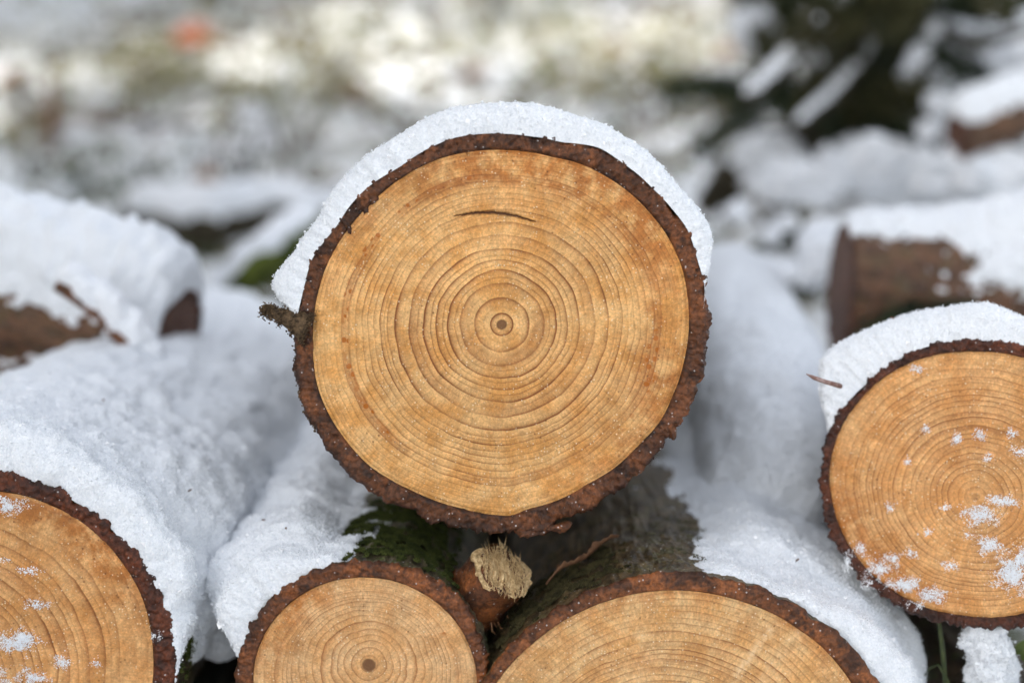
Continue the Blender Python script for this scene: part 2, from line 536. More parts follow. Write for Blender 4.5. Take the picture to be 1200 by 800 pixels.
def build_snow(L, table, label, a0, a1, length, rho=.008, y_front=.0005, lump=1.0, depth_fn=None, grain_y=.2, grain_step=.0009,
               fine_y=.12, res=.0009, name='snow_blanket', mat=None, glint=.02, front_jit=.0012, group='snow lying on the logs', nfreq=45):
    mat = mat or SNOW
    a0, a1 = math.radians(a0), math.radians(a1)
    Rm = np.mean([x[1] for x in L.bark_t]) * L.k
    na = int(abs(a1 - a0) * Rm / res)
    th = np.linspace(a0, a1, na)
    T = otable(table, th) * L.k
    nf = 22
    phi = np.linspace(0, PI / 2, nf)
    # profile: swell up from the bark edge in front, then run back
    ys = np.concatenate([np.linspace(rho, fine_y, int((fine_y - rho) / (res * 1.3)))[1:],
                         fine_y + (length - fine_y) * np.linspace(0, 1, 46)[1:] ** 1.5])
    rows = []
    fj = fbm(np.stack([th * 16, np.full(na, L.seed * 1.0), np.zeros(na)], -1), 3) * front_jit
    for p in phi:
        y = rho * (1 - math.cos(p)) * np.ones(na) + y_front + fj
        R = L.Rb(th, y)
        Tv = T + lump * fbm(np.stack([np.cos(th) * Rm * nfreq, np.sin(th) * Rm * nfreq, y * nfreq + L.seed], -1), 3, .42) * .0035
        h = np.where(Tv > 0, Tv * math.sin(p) ** .62, Tv)
        rows.append(np.stack([np.cos(th) * (R + h - .0012), y, np.sin(th) * (R + h - .0012)], -1))
    for y0 in ys:
        y = np.full(na, y0 + y_front) + fj
        R = L.Rb(th, y)
        Td = T if depth_fn is None else depth_fn(th, y0, T)
        Tv = Td + lump * fbm(np.stack([np.cos(th) * Rm * nfreq, np.sin(th) * Rm * nfreq, y * nfreq + L.seed], -1), 3, .42) * .0035
        endf = 1 - sstep(length - .05, length, y0)
        Tv = Tv * endf - .004 * (1 - endf)
        rows.append(np.stack([np.cos(th) * (R + Tv - .0012), y, np.sin(th) * (R + Tv - .0012)], -1))
    P = np.stack(rows)
    N = grid_normals(P)
    flat = P.reshape(-1, 3)
    gate = np.ones(len(flat))
    d = fbm(flat * 70 + L.seed, 3) * .0013 * lump + fbm(flat * 210 + L.seed, 3, .6) * .0006 + fbm(flat * 520 + L.seed, 2, .6) * .00045
    out = N.reshape(-1, 3)
    # outward direction = away from the axis or towards the viewer
    ref = np.stack([flat[:, 0], -np.full(len(flat), .02), flat[:, 2]], -1)
    sgn = np.sign((out * ref).sum(1, keepdims=True)); sgn[sgn == 0] = 1
    out = out * sgn
    flat = flat + out * d[:, None]
    q = grid_quads(len(rows), na)
    # keep only what rises above the bark
    rad = np.hypot(flat[:, 0], flat[:, 2]); tha = np.arctan2(flat[:, 2], flat[:, 0])
    hgt = rad - L.Rb(tha, flat[:, 1])
    keep = (hgt[q] > -.0035).any(1)
    q = q[keep]
    # ice grains standing on the surface
    A = flat[q]
    area = .5 * np.linalg.norm(np.cross(A[:, 2] - A[:, 0], A[:, 3] - A[:, 1]), axis=1)
    cen = A.mean(1)
    w = area * (cen[:, 1] < grain_y) * (hgt[q].mean(1) > .0002)
    w = w * np.where(cen[:, 1] < .05, 1.0, .55)
    n = int(w.sum() / grain_step ** 2)
    r = np.random.default_rng(int(L.seed * 10) + 1)
    V, T_ = flat, None
    if n:
        idx = r.choice(len(q), n, p=w / w.sum())
        uv = r.random((n, 2))
        a = A[idx]
        pts = (a[:, 0] * (1 - uv[:, :1]) + a[:, 1] * uv[:, :1]) * (1 - uv[:, 1:]) + (a[:, 3] * (1 - uv[:, :1]) + a[:, 2] * uv[:, :1]) * uv[:, 1:]
        nrm = np.cross(a[:, 2] - a[:, 0], a[:, 3] - a[:, 1]); nrm /= np.linalg.norm(nrm, axis=1)[:, None] + 1e-12
        rf = np.stack([pts[:, 0], -np.full(n, .02), pts[:, 2]], -1)
        nrm *= np.sign((nrm * rf).sum(1, keepdims=True))
        size = np.clip(r.lognormal(math.log(.00036), .42, n), .00016, .0012)
        tall = np.where(r.random(n) < .09, r.uniform(.2, 1.0, n) * .0014, 0)
        pts = pts + nrm * (size * .3 + tall)[:, None]
        gl = r.random(n) < glint
        gv, gt = grains(pts, np.where(gl, size * 1.9, size), r)
        mi = np.concatenate([np.zeros(len(q)), np.repeat(gl.astype(int), 6)])
        T_ = gt + len(V)
        V = np.concatenate([V, gv])
    else:
        mi = np.zeros(len(q))
    o = make_mesh(name, V, q, T_, None, None, True, None, mi, [mat, ICE_GLINT])
    # grains are faceted
    sm = np.ones(len(o.data.polygons), bool); sm[len(q):] = False
    o.data.polygons.foreach_set('use_smooth', sm)
    o.location = L.c; o.rotation_euler = L.rot
    tag(o, label, 'snow', group, 'thing')
    return o

def frost(L, spots, label, seed=3, dens=2.4, y=-.0002, name='frost_dusting'):
    """thin clots of snow blown onto a sawn end: (X, Y, radius x, radius y, fill) in photograph pixels about the log's centre"""
    r = np.random.default_rng(seed)
    pts = []
    szs = []
    for (X, Y, rx, ry, fl) in spots:
        n = int(fl * rx * ry * 5.0 * dens)
        a = r.random(n) * 2 * PI; rr = r.random(n) ** .6 * 1.35
        x = X + np.cos(a) * rr * rx; z = Y + np.sin(a) * rr * ry
        nn = fbm(np.stack([x / 11, z / 11, np.full(n, seed)], -1), 4)
        ok = nn * .8 + r.normal(size=n) * .30 > (rr - .55) * 1.25
        h = np.maximum(0, (1.1 - rr)) * .0016 * fl * r.random(n)
        pts.append(np.stack([x * L.k, y - h, z * L.k], -1)[ok])
        szs.append(np.clip(r.lognormal(math.log(.00030), .35, n) * (1.15 - .35 * rr), .00013, .0007)[ok])
    pts = np.concatenate(pts); szs = np.concatenate(szs)
    v, t = grains(pts, szs, r)
    o = make_mesh(name, v, None, t, FROST, None, False)
    o.location = L.c; o.rotation_euler = L.rot
    tag(o, label, 'frost', None, 'stuff')
    return o

# ---- ring spacings (photograph pixels from the pith)
def rings_to(rmax, first, start, end, seed):
    r = np.random.default_rng(seed); out = [first]
    while out[-1] < rmax + 14:
        u = min(1, out[-1] / rmax)
        out.append(out[-1] + (start * (1 - u) + end * u) * r.uniform(.62, 1.4))
    return np.array(out)

BARK_A = bark_mat('bark_wet_red', 1.0, (.020, .007, .004), (.10, .033, .010), (.045, .016, .008), (.035, .024, .017), (.11, .075, .05), (.07, .085, .035), .7)
BARK_B = bark_mat('bark_smooth_red', 2.0, (.09, .028, .008), (.135, .042, .011), (.07, .024, .009), (.040, .032, .018), (.13, .10, .055), (.07, .095, .025), .8)
BARK_C = bark_mat('bark_grey_lichen', 3.0, (.10, .031, .009), (.14, .045, .012), (.075, .026, .010), (.036, .024, .011), (.13, .085, .038), (.14, .12, .05), .5)
BARK_D = bark_mat('bark_rust_red', 4.0, (.035, .011, .005), (.07, .018, .006), (.04, .012, .006), (.035, .024, .016), (.09, .06, .035), (.05, .07, .02), .6)
WOOD_A = wood_mat('pine_end_grain', (.86, .50, .195), (.70, .33, .085), (.27, .085, .018), 1.0, contrast=1.1)
WOOD_B = wood_mat('pale_end_grain', (.86, .53, .25), (.74, .39, .145), (.38, .15, .045), 2.0, contrast=.95, pith_r=.062)
WOOD_C = wood_mat('streaked_end_grain', (.86, .55, .25), (.72, .38, .13), (.31, .11, .03), 3.0, contrast=1.1)
WOOD_D = wood_mat('golden_end_grain', (.82, .46, .185), (.67, .31, .09), (.30, .10, .024), 4.0, pith_dark=.3)

# ---- the top log
mw = [(8, 221), (21, 224), (33, 224), (48, 222), (62, 219), (74, 214), (92, 215), (97, 215), (111, 216), (130, 215), (144, 217), (158, 220),
      (180, 221), (196, 226), (211, 225), (225, 223), (240, 216), (257, 214), (273, 219), (278, 212), (300, 207), (319, 209), (331, 214), (348, 217), (357, 219)]
mb_ = [(0, 244), (19, 246), (31, 251), (46, 246), (63, 247), (73, 235), (92, 236), (105, 236), (120, 229), (134, 235), (147, 233), (157, 240),
       (167, 240), (181, 243), (193, 249), (204, 249), (216, 249), (229, 247), (243, 239), (258, 240), (273, 238), (284, 246), (288, 235), (300, 236),
       (310, 233), (319, 235), (331, 236), (346, 243)]
A = Log(588, 392, 0, mw, mb_, yaw=0, pitch=1.5, length=.55, seed=1)
def ang(a, lo, hi, soft=8):
    d = np.degrees(np.mod(a, 2 * PI))
    return sstep(lo - soft, lo + soft, d) * (1 - sstep(hi - soft, hi + soft, d))
def tintA(X, Z, t, a):
    return (.85 * sstep(.76, .86, t) * ang(a, 25, 128, 18) + .55 * sstep(.70, .8, t) * (ang(a, 335, 361, 10) + ang(a, -1, 40, 10)) + .5 * sstep(.82, .93, t) * ang(a, 285, 345, 14)
            + .35 * ang(a, 40, 110, 25) * sstep(.4, .7, t)
            + .6 * sstep(.86, .94, t) * ang(a, 130, 165, 12) + .30 * ang(a, 300, 360, 20) * sstep(.2, .5, t)) * .9
def resinA(X, Z, t, a):
    x = np.exp(-((t - (.83 + .02 * np.sin(a * 3))) / .017) ** 2) * ang(a, 140, 224, 8)
    x += np.exp(-((t - .855) / .02) ** 2) * ang(a, 95, 140, 8) * .55
    x += np.exp(-((t - .82) / .05) ** 2) * (ang(a, 340, 361, 5) + ang(a, -1, 14, 5)) * .55 + .35 * np.exp(-((t - .86) / .05) ** 2) * ang(a, 315, 345, 5)
    # a bruise beside the pith, and smudges along some rings
    x += 1.0 * np.exp(-(((X - 29) / 5) ** 2 + ((Z + 6) / 10) ** 2))
    return np.clip(x, 0, 1)
def crackA(X, Z, t, a):
    yc = 133 + 9 * (1 - ((X + 14) / 52) ** 2) - X * .03 + noise3(np.stack([X / 7, Z * 0, Z * 0 + 3], -1)) * 1.1 + noise3(np.stack([X / 2.6, Z * 0, Z * 0 + 5], -1)) * .6
    w = 2.1 * np.clip(1 - ((X + 8) / 50) ** 2, 0, 1) ** .7 * (1 + .5 * noise3(np.stack([X / 9, Z * 0, Z * 0 + 8], -1))) + .01
    return np.exp(-((Z - yc) / w) ** 2) * (np.abs(X + 8) < 48)
ringsA = np.array([14, 33, 50, 65, 78, 92, 109, 125, 133, 141, 148, 155, 162, 170, 178, 186, 193, 199, 205, 210, 215, 220, 226, 234])
la = build_log(A, 'large centre log resting on top of the pile, dark arc-shaped crack above its pith', WOOD_A, BARK_A, ringsA, pith=(0, 12), nt=300, na=1000, tint=tintA, resin=resinA, crack=crackA, rim_rough=.85)

tA = [(5, -6), (14, 2), (17, 10), (20.5, 16), (25, 27), (31, 24), (41, 23), (52, 27), (60, 25), (72, 32), (80, 34), (90, 34), (99, 33), (110, 31), (122, 31), (135, 27), (149, 24),
      (159, 22), (165, 38), (169, 40), (172, 26), (174, 6), (178, -6)]
build_snow(A, tA, 'arched snow layer on top of the large centre log', 4, 179, .5, rho=.007, lump=.35, grain_y=.06, fine_y=.05, res=.0006, grain_step=.00085, y_front=-.0005)

# mossy stub on its left side
mb = MB()
s = A.k
pts = np.array([[-226, 9, 8], [-242, 10, 14], [-258, 9, 21], [-270, 8, 26], [-278, 8, 28]]) * s
mb.tube(pts, np.array([22, 16, 11, 7, 3]) * s, 40, .0022)
base = mb.v[0]
r = np.random.default_rng(11)
p = base[r.integers(0, len(base), 1500)] + r.normal(size=(1500, 3)) * .0012
v, t = grains(p, r.uniform(.0004, .0009, 1500), r)
mb.add(v, None, t)
STUB = plain_mat('lichen_crust', (.035, .022, .012), (.16, .10, .05), 420, .75, .3, .6, .001)
mb.build('branch_stub', STUB, la)
# lichen fringe down the left edge of the bark
r = np.random.default_rng(12)
n = 900
a = np.radians(r.uniform(172, 208, n)); y = r.uniform(.001, .03, n)
R = A.Rb(a, y) + r.normal(size=n) * .0006
v, t = grains(np.stack([np.cos(a) * R, y, np.sin(a) * R], -1), r.uniform(.0004, .0011, n), r)
make_mesh('lichen', v, None, t, STUB, la, False)
# loose bark plates on the rim, upper left
for (X, Y, sx, sz, an) in [(430, 240, 18, 12, 40), (404, 270, 10, 8, 20), (648, 618, 22, 7, 5), (618, 622, 18, 5, 0), (784, 500, 9, 18, 20)]:
    c = at(X, Y, -.001) - A.c
    u = np.linspace(0, 1, 9); w = np.linspace(0, 2 * PI, 18, endpoint=False)
    V = []
    for ui in u:
        rr = math.sin(ui * PI / 2)
        V.append(np.stack([np.cos(w) * sx * rr, np.full(18, -7 * math.cos(ui * PI / 2)), np.sin(w) * sz * rr], -1))
    V = np.concatenate(V) * A.k
    V += fbm(V * 180 + X, 3)[:, None] * np.array([.6, 1, .6]) * .0032
    ca, sa = math.cos(math.radians(an)), math.sin(math.radians(an))
    V = np.stack([V[:, 0] * ca - V[:, 2] * sa, V[:, 1] + .003, V[:, 0] * sa + V[:, 2] * ca], -1) + c * np.array([1, 0, 1])
    make_mesh('bark_flake', V, grid_quads(9, 18, True), None, BARK_A, la, True, dict(bark_depth=np.full(len(V), .55)))

# ---- left log
Bl = Log(-20, 772, -.012, [(0, 199), (30, 203), (60, 206), (90, 202), (180, 200), (270, 200)], [(0, 226), (30, 224), (60, 224), (90, 228), (180, 225), (270, 225)], yaw=0, pitch=1, length=.75, seed=2)
build_log(Bl, 'large log at the lower left with frost specks on its golden sawn end', WOOD_D, BARK_D, rings_to(206, 12, 15, 7, 5), pith=(-58, -18), nt=170, na=760,
          tint=lambda X, Z, t, a: .8 * sstep(.8, .95, t) * ang(a, 20, 120, 15) + .3, rim_rough=1.0)
tB = [(-16, -8), (-4, 2), (6, 14), (14, 26), (25, 38), (40, 46), (60, 48), (90, 54), (130, 56), (165, 10), (175, -6)]
def depB(th, y, T):
    d = np.degrees(th)
    return T + Bl.k * sstep(.02, .08, y) * 34 * sstep(-14, 6, d) * (1 - sstep(30, 62, d))
build_snow(Bl, tB, 'thick snow layer on the lower left log', -15, 174, .72, rho=.012, lump=1.7, grain_y=.3, y_front=.002, fine_y=.16, depth_fn=depB)
frost(Bl, [(66, 66, 20, 9, .5), (40, 20, 34, 15, .9), (48, 28, 14, 12, 1), (10, -18, 22, 16, .9), (55, -20, 18, 13, .7), (30, -38, 22, 13, 1), (92, -2, 14, 12, .5), (62, 108, 18, 7, .4),
           (132, -4, 10, 8, .3), (10, 32, 14, 12, .6), (25, 120, 16, 7, .3), (70, -22, 12, 8, .5), (0, 112, 24, 10, .5), (40, 184, 30, 12, .6), (10, 196, 30, 12, .7), (203, 30, 8, 14, .5)],
      'scattered frost clots on the sawn end of the lower left log', 5)

# ---- lower centre-left log
C = Log(428, 800, -.012, [(0, 131), (30, 129), (60, 128), (90, 128), (120, 129), (150, 131), (180, 131), (270, 130)],
        [(0, 146), (20, 146), (45, 152), (60, 150), (90, 147), (120, 147), (150, 150), (180, 151), (270, 147)], yaw=1, pitch=1, length=.75, seed=3)
lc = build_log(C, 'smallest pale log under the top log, with a round brown pith', WOOD_B, BARK_B, rings_to(129, 11, 10, 5.5, 6), pith=(5, 24), nt=190, na=700,
               tint=lambda X, Z, t, a: .8 * sstep(.55, .95, t) * ang(a, 110, 170, 18) + .15, rim_rough=.5,
               resin=lambda X, Z, t, a: .6 * np.exp(-(((X - 92) / 9) ** 2 + ((Z - 66) / 9) ** 2)))
tC = [(60, -9), (84, -5), (92, -2), (98, 3), (105, 10), (115, 20), (128, 34), (140, 44), (150, 46), (158, 36), (164, 20), (170, 4), (178, -8)]
def depC(th, y, T):
    d = np.degrees(th)
    fill = sstep(.012, .04, y)
    return T + C.k * fill * (30 * sstep(104, 118, d) * (1 - sstep(166, 180, d)))
build_snow(C, tC, 'lumpy snow layer left of the top log, on the small pale log', 62, 182, .7, rho=.010, lump=1.5, depth_fn=depC, grain_y=.3, y_front=.003, fine_y=.16)

# ---- lower centre-right log
D = Log(787, 926, -.020, [(0, 246), (40, 245), (70, 243), (85, 244), (100, 243), (130, 242), (180, 244), (270, 244)],
        [(0, 270), (30, 271), (45, 268), (60, 264), (75, 264), (90, 265), (105, 263), (120, 260), (150, 259), (180, 260), (270, 262)], yaw=-1, pitch=1, length=.75, seed=4)
def streak(X, Z, t, a):
    d = (X - 78) * .80 - (Z - 150) * .55
    return (np.exp(-(d / 5) ** 2) * .8 + np.exp(-((d - 26) / 6) ** 2) * .35 + np.exp(-((X + 40) / 18) ** 2) * .25) * sstep(105, 125, Z) * (1 - sstep(190, 215, Z))
ld = build_log(D, 'broad log under the right side of the top log, wavy rings', WOOD_C, BARK_C, rings_to(246, 14, 14, 7, 9), pith=(-12, 10), nt=190, na=900,
               tint=lambda X, Z, t, a: .3 + .3 * sstep(.9, 1, t), rim_rough=.5, scratch=streak)
tD = [(-28, -8), (-18, 6), (-5, 30), (8, 42), (22, 48), (36, 40), (46, 26), (54, 16), (62, 12), (70, 9), (77, 5), (82, 0), (87, -5), (100, -9)]
def depD(th, y, T):
    d = np.degrees(th)
    fill = sstep(.02, .07, y)
    return T + D.k * fill * (30 * (1 - sstep(66, 80, d)) * sstep(-10, 20, d))
build_snow(D, tD, 'smooth snow slope on the broad lower log, right of the top log', -28, 98, .72, rho=.014, lump=.9, depth_fn=depD, grain_y=.3, y_front=.007, fine_y=.16)

# ---- right log
E = Log(1140, 566, .018, [(0, 172), (45, 164), (90, 154), (135, 160), (180, 165), (225, 160), (270, 154), (315, 162)],
        [(0, 186), (45, 180), (75, 171), (90, 170), (110, 171), (135, 170), (160, 174), (180, 176), (205, 176), (225, 174), (250, 169), (270, 168), (315, 176)], yaw=-17, pitch=12, length=.30, seed=5)
le = build_log(E, 'log at the right edge with patches of snow stuck to its golden sawn end', WOOD_D, BARK_D, rings_to(163, 13, 9, 6, 12), pith=(4, -16), nt=170, na=760,
               tint=lambda X, Z, t, a: .75 * sstep(.7, .95, t) * ang(a, 180, 260, 20) + .3, rim_rough=.8)
tE = [(30, 30), (60, 34), (73, 34), (85, 42), (100, 42), (112, 43), (120, 45), (129, 52), (138, 58), (145, 58), (151, 40), (156, 22), (161, 8), (168, -6)]
build_snow(E, tE, 'rounded snow layer on the right edge log', 30, 165, .27, rho=.009, lump=.9, grain_y=.1, y_front=.001, fine_y=.09)
frost(E, [(10, -36, 26, 14, 1), (35, -18, 22, 8, .9), (-20, 50, 8, 10, .8), (5, 58, 10, 8, .7), (22, -70, 18, 14, .9), (48, -100, 26, 26, 1.2), (62, -84, 20, 18, 1.1), (-70, -125, 24, 12, 1),
          (-40, -135, 20, 12, .9), (-100, -110, 20, 16, .8), (-85, -95, 14, 10, .6), (-122, -90, 10, 12, .5), (-66, -86, 10, 8, .5), (-20, -98, 14, 8, .4), (-70, 130, 12, 8, .5), (-75, 20, 8, 8, .4),
          (-55, 60, 8, 8, .4), (-92, -35, 8, 8, .4), (-30, -30, 10, 8, .4), (15, 30, 10, 8, .4), (50, 40, 16, 10, .5), (-5, -60, 10, 8, .4), (-138, -105, 10, 26, .3), (-112, -130, 16, 10, .4), (-60, -148, 18, 7, .5),
          (40, 62, 9, 8, .4), (-48, -62, 9, 7, .4)],
      'patches of blown snow on the sawn end of the right edge log', 9)

m = MB(); m.tube([[-.0022, 0, 0], [-.0008, .0002, .0004], [.0008, 0, .0002], [.0024, .0003, 0]], [.0004, .0009, .0008, .0003], 8, .0004)
crumb = m.build('bark_crumb', TWIG)
first = True
for (L, tab, fn, th_, y) in [(E, tE, None, 80, .010), (E, tE, None, 118, .012), (D, tD, depD, 40, .06), (D, tD, depD, 30, .12), (D, tD, depD, 58, .045),
                             (Bl, tB, depB, 50, .07), (Bl, tB, depB, 72, .11), (Bl, tB, depB, 38, .05), (C, tC, depC, 128, .05), (C, tC, depC, 120, .03)]:
    o = crumb if first else crumb.copy()
    if not first: COL.objects.link(o)
    first = False
    a = np.array([math.radians(th_)])
    T = otable(tab, a) * L.k
    if fn: T = fn(a, y, T)
    R = float(L.Rb(a, np.array([y]))[0] + T[0]) + .0008
    M = L.rot.to_matrix()
    o.location = Vector(L.c) + M @ Vector((math.cos(a[0]) * R, y, math.sin(a[0]) * R))
    o.rotation_euler = (random.random() * .6, random.random() * .6, random.random() * 6)
    o.scale = (random.uniform(.4, .9),) * 3
    tag(o, 'tiny dark crumb of bark lying on the snow of a log', 'bark crumb', 'bark crumbs fallen on the snow')
# splinter twigs poking out of the snow at its upper left
def twig(name, pts, rad, label, cat='twig', mat=None, group=None, seg=8, rough=.0006):
    m = MB(); m.tube(pts, rad, seg, rough)
    o = m.build(name, mat or TWIG)
    c = np.asarray(pts[0], float)
    o.data.transform(Matrix.Translation(Vector(-c))); o.location = c
    return tag(o, label, cat, group)
TWP = plain_mat('pink_splinter', (.20, .10, .075), (.42, .30, .27), 300, .6, .3)
twig('twig', [at(945, 438, .026), at(954, 443, .022), at(966, 447, .024), at(985, 452, .04)], np.array([1.2, 2.2, 2.8, 3]) * E.k, 'reddish splinter poking from the snow at the left of the right edge log', mat=TWP)

# ------------------------------------------------------------------ moss, stub and loose bark between the logs
def moss_on(L, a0, a1, y0, y1, n, label, seed, mat=MOSS, hmin=.0012, hmax=.0032, thr=-.15, name='moss'):
    r = np.random.default_rng(seed)
    a = np.radians(r.uniform(a0, a1, n)); y = r.uniform(y0, y1, n)
    nz = fbm(np.stack([a * 12, y * 90, np.full(n, seed)], -1), 4)
    e = np.minimum(np.minimum((a - math.radians(a0)) / math.radians(a1 - a0), 1 - (a - math.radians(a0)) / math.radians(a1 - a0)) * 4,
                   np.minimum((y - y0) / (y1 - y0), 1 - (y - y0) / (y1 - y0)) * 5)
    ok = nz > thr + .7 * (1 - np.clip(e, 0, 1))
    a, y = a[ok], y[ok]; n = len(a)
    R = L.Rb(a, y) + .0003
    p = np.stack([np.cos(a) * R, y, np.sin(a) * R], -1)
    up = np.stack([np.cos(a), np.zeros(n), np.sin(a)], -1) + r.normal(size=(n, 3)) * .6
    up /= np.linalg.norm(up, axis=1)[:, None]
    h = r.uniform(hmin, hmax, n)[:, None]
    sd = np.cross(up, r.normal(size=(n, 3))); sd /= np.linalg.norm(sd, axis=1)[:, None]
    sd2 = np.cross(up, sd)
    w = .00042
    V = np.stack([p + sd * w, p - sd * w * .5 + sd2 * w, p - sd * w * .5 - sd2 * w, p + up * h], 1).reshape(-1, 3)
    T = (np.array([[0, 1, 3], [1, 2, 3], [2, 0, 3]])[None] + (np.arange(n) * 4)[:, None, None]).reshape(-1, 3)
    o = make_mesh(name, V, None, T, mat, None, False)
    o.location = L.c; o.rotation_euler = L.rot
    return tag(o, label, 'moss', None, 'stuff')
moss_on(C, 44, 116, .005, .13, 60000, 'dark green moss on the small pale log below the top log', 21, hmin=.0006, hmax=.0019, thr=-.3)
moss_on(Bl, -12, 30, .004, .05, 7000, 'green moss fringe on the right flank of the lower left log', 22, hmax=.004)
moss_on(D, 96, 146, .004, .07, 26000, 'grey green moss on the broad lower log beside the broken stub', 23,
        mat=plain_mat('grey_moss', (.026, .024, .009), (.085, .070, .028), 150, .8, .2), hmin=.0006, hmax=.0018)
LICH = plain_mat('pale_lichen', (.035, .032, .016), (.16, .15, .085), 300, .8, .2)
moss_on(D, 66, 100, .006, .14, 7000, 'pale lichen crumbs on the broad lower log below the top log', 24, mat=LICH, hmin=.0005, hmax=.0012, thr=.1, name='lichen')

# broken branch stub of the small pale log : bark sleeve and splintered pale wood
def local(L, X, Y, y):
    M = L.rot.to_matrix()
    return np.array(M.inverted() @ Vector(at(X, Y, y) - L.c))
p0 = local(C, 562, 712, .030); p2 = local(C, 589, 669, .006)
ax = (p2 - p0) / np.linalg.norm(p2 - p0)
ax = np.array([.50, -.50, .66]); ax /= np.linalg.norm(ax)
p0 = p2 - ax * .034; p1 = p2 - ax * .012
e1 = np.cross(ax, [0, 1, 0]); e1 /= np.linalg.norm(e1); e2 = np.cross(ax, e1)
m = MB()
m.tube([p0, p0 + ax * .011, p1, p2 - ax * .004, p2 - ax * .0004], np.array([44, 40, 37, 35, 33]) * C.k, 60, .0034, cap=False, bark_depth=.75)
m.tube([p2 - ax * .0004, p2 + ax * .0006, p2 - ax * .004], np.array([34, 32, 31]) * C.k, 60, .0010, cap=False, bark_depth=.35)
sb = m.build('branch_stub', BARK_B, lc)
m = MB()
# torn pale wood: a domed, furrowed core with splinters lying across it
nu, nv = 40, 90
uu = np.linspace(0, 1, nu)[:, None]; vv = np.linspace(0, 2 * PI, nv, endpoint=False)[None]
rr = 37 * C.k * (1 - uu) * (1 + .12 * np.sin(vv * 2 + .6) + .07 * np.sin(vv * 5 + 1) + .05 * np.sign(np.sin(vv * 9)) * np.sin(vv * 3))
x_, y2_ = rr * np.cos(vv), rr * np.sin(vv)
hh = fbm(np.stack([(x_ + y2_ * .5) * 900 + np.sin(y2_ * 500) * .6, y2_ * 90, np.zeros_like(x_) + 4], -1).reshape(-1, 3), 3).reshape(x_.shape) * .0022 + .0020 * (1 - (1 - uu) ** 2) - .0004
core = p2 + e1 * x_[..., None] + e2 * y2_[..., None] + ax * hh[..., None]
m.add(core.reshape(-1, 3), grid_quads(nu, nv, True))
r = np.random.default_rng(31)
fd = e2 * .9 - e1 * .45
for k in range(330):
    q1 = math.sqrt(r.random()) * 30 * C.k; aa = r.random() * 2 * PI
    b0 = p2 + (e1 * math.cos(aa) + e2 * math.sin(aa)) * q1 + ax * r.uniform(-.001, .0022)
    dr = fd * r.choice([-1, 1]) + r.normal(size=3) * .22 + ax * r.uniform(.0, .25); dr /= np.linalg.norm(dr)
    ln = r.uniform(.003, .0085)
    m.tube([b0, b0 + dr * ln * .5 + ax * .0006, b0 + dr * ln], np.array([.00028, .00022, .00008]) * r.uniform(.6, 1.2), 4)
m.build('splintered_wood', SPLINTER, sb)
# fibres of torn inner bark below the stub
FIBRE = plain_mat('torn_bark', (.20, .075, .028), (.38, .20, .10), 260, .6, .3)
m = MB()
for k in range(60):
    X, Y = r.uniform(545, 600), r.uniform(665, 730)
    b0 = local(C, X, Y, r.uniform(.004, .010))
    d = np.array([r.uniform(.2, 1), r.uniform(-.5, .1), -r.uniform(.2, 1.0)]); d /= np.linalg.norm(d)
    ln = r.uniform(.002, .008)
    m.tube([b0, b0 + d * ln * .5 + r.normal(size=3) * .0006, b0 + d * ln], np.array([.00035, .0003, .0001]) * r.uniform(.5, 1.2), 4)
m.build('torn_bark', FIBRE, lc)

# peeled bark strip lying on the broad log
P_ = []
for u in np.linspace(0, 1, 26):
    X = 640 + 84 * u; Y = 686 - 54 * u - 5 * math.sin(u * PI)
    P_.append(local(D, X, Y, .014 + .03 * u) + np.array([0, -.002, .0015 + .002 * math.sin(u * 9)]))
P_ = np.array(P_)
m = MB()
wd = np.interp(np.linspace(0, 1, 26), [0, .2, .7, 1], [.0010, .0028, .0034, .0016])
Tt = np.gradient(P_, axis=0); Tt /= np.linalg.norm(Tt, axis=1)[:, None]
Sd = np.cross(Tt, np.array([0, .55, .85])); Sd /= np.linalg.norm(Sd, axis=1)[:, None]; Nn = np.cross(Sd, Tt)
ph_ = np.linspace(0, 2 * PI, 14, endpoint=False)
wj = wd * 1.25 * (1 + .35 * np.sin(np.arange(26) * 1.9) * np.sin(np.arange(26) * .8))
Vv = P_[:, None] + Sd[:, None] * (wj[:, None] * np.cos(ph_)[None])[..., None] + Nn[:, None] * (.0004 * np.sin(ph_)[None] + (wj[:, None] * np.cos(ph_)[None]) ** 2 * 150)[..., None]
m.add(Vv.reshape(-1, 3), grid_quads(26, 14, True))
m.build('bark_strip', plain_mat('dry_bark_strip', (.10, .045, .022), (.22, .11, .055), 200, .6, .3), ld)

# ------------------------------------------------------------------ logs underneath (their ends show from a step aside)
def plain_log(px, py, y0, R, label, seed, yaw=0, length=.7, mat=BARK_D, wood=WOOD_C):
    L = Log(px, py, y0, [(0, R * .9), (120, R * .91), (240, R * .9)], [(0, R), (90, R * 1.02), (180, R), (270, R * .99)], yaw=yaw, length=length, seed=seed)
    build_log(L, label, wood, mat, rings_to(R, 12, 13, 7, int(seed)), pith=(6, 4), nt=60, na=300, n_side=40, fine=False)
    return L
plain_log(190, 1080, .02, 138, 'shaded bottom-row log below the lower left log', 14)
plain_log(505, 1078, .03, 130, 'shaded bottom-row log below the small pale log', 15)
G1 = plain_log(1185, 960, .05, 140, 'shaded bottom-row log below the right edge log', 16)

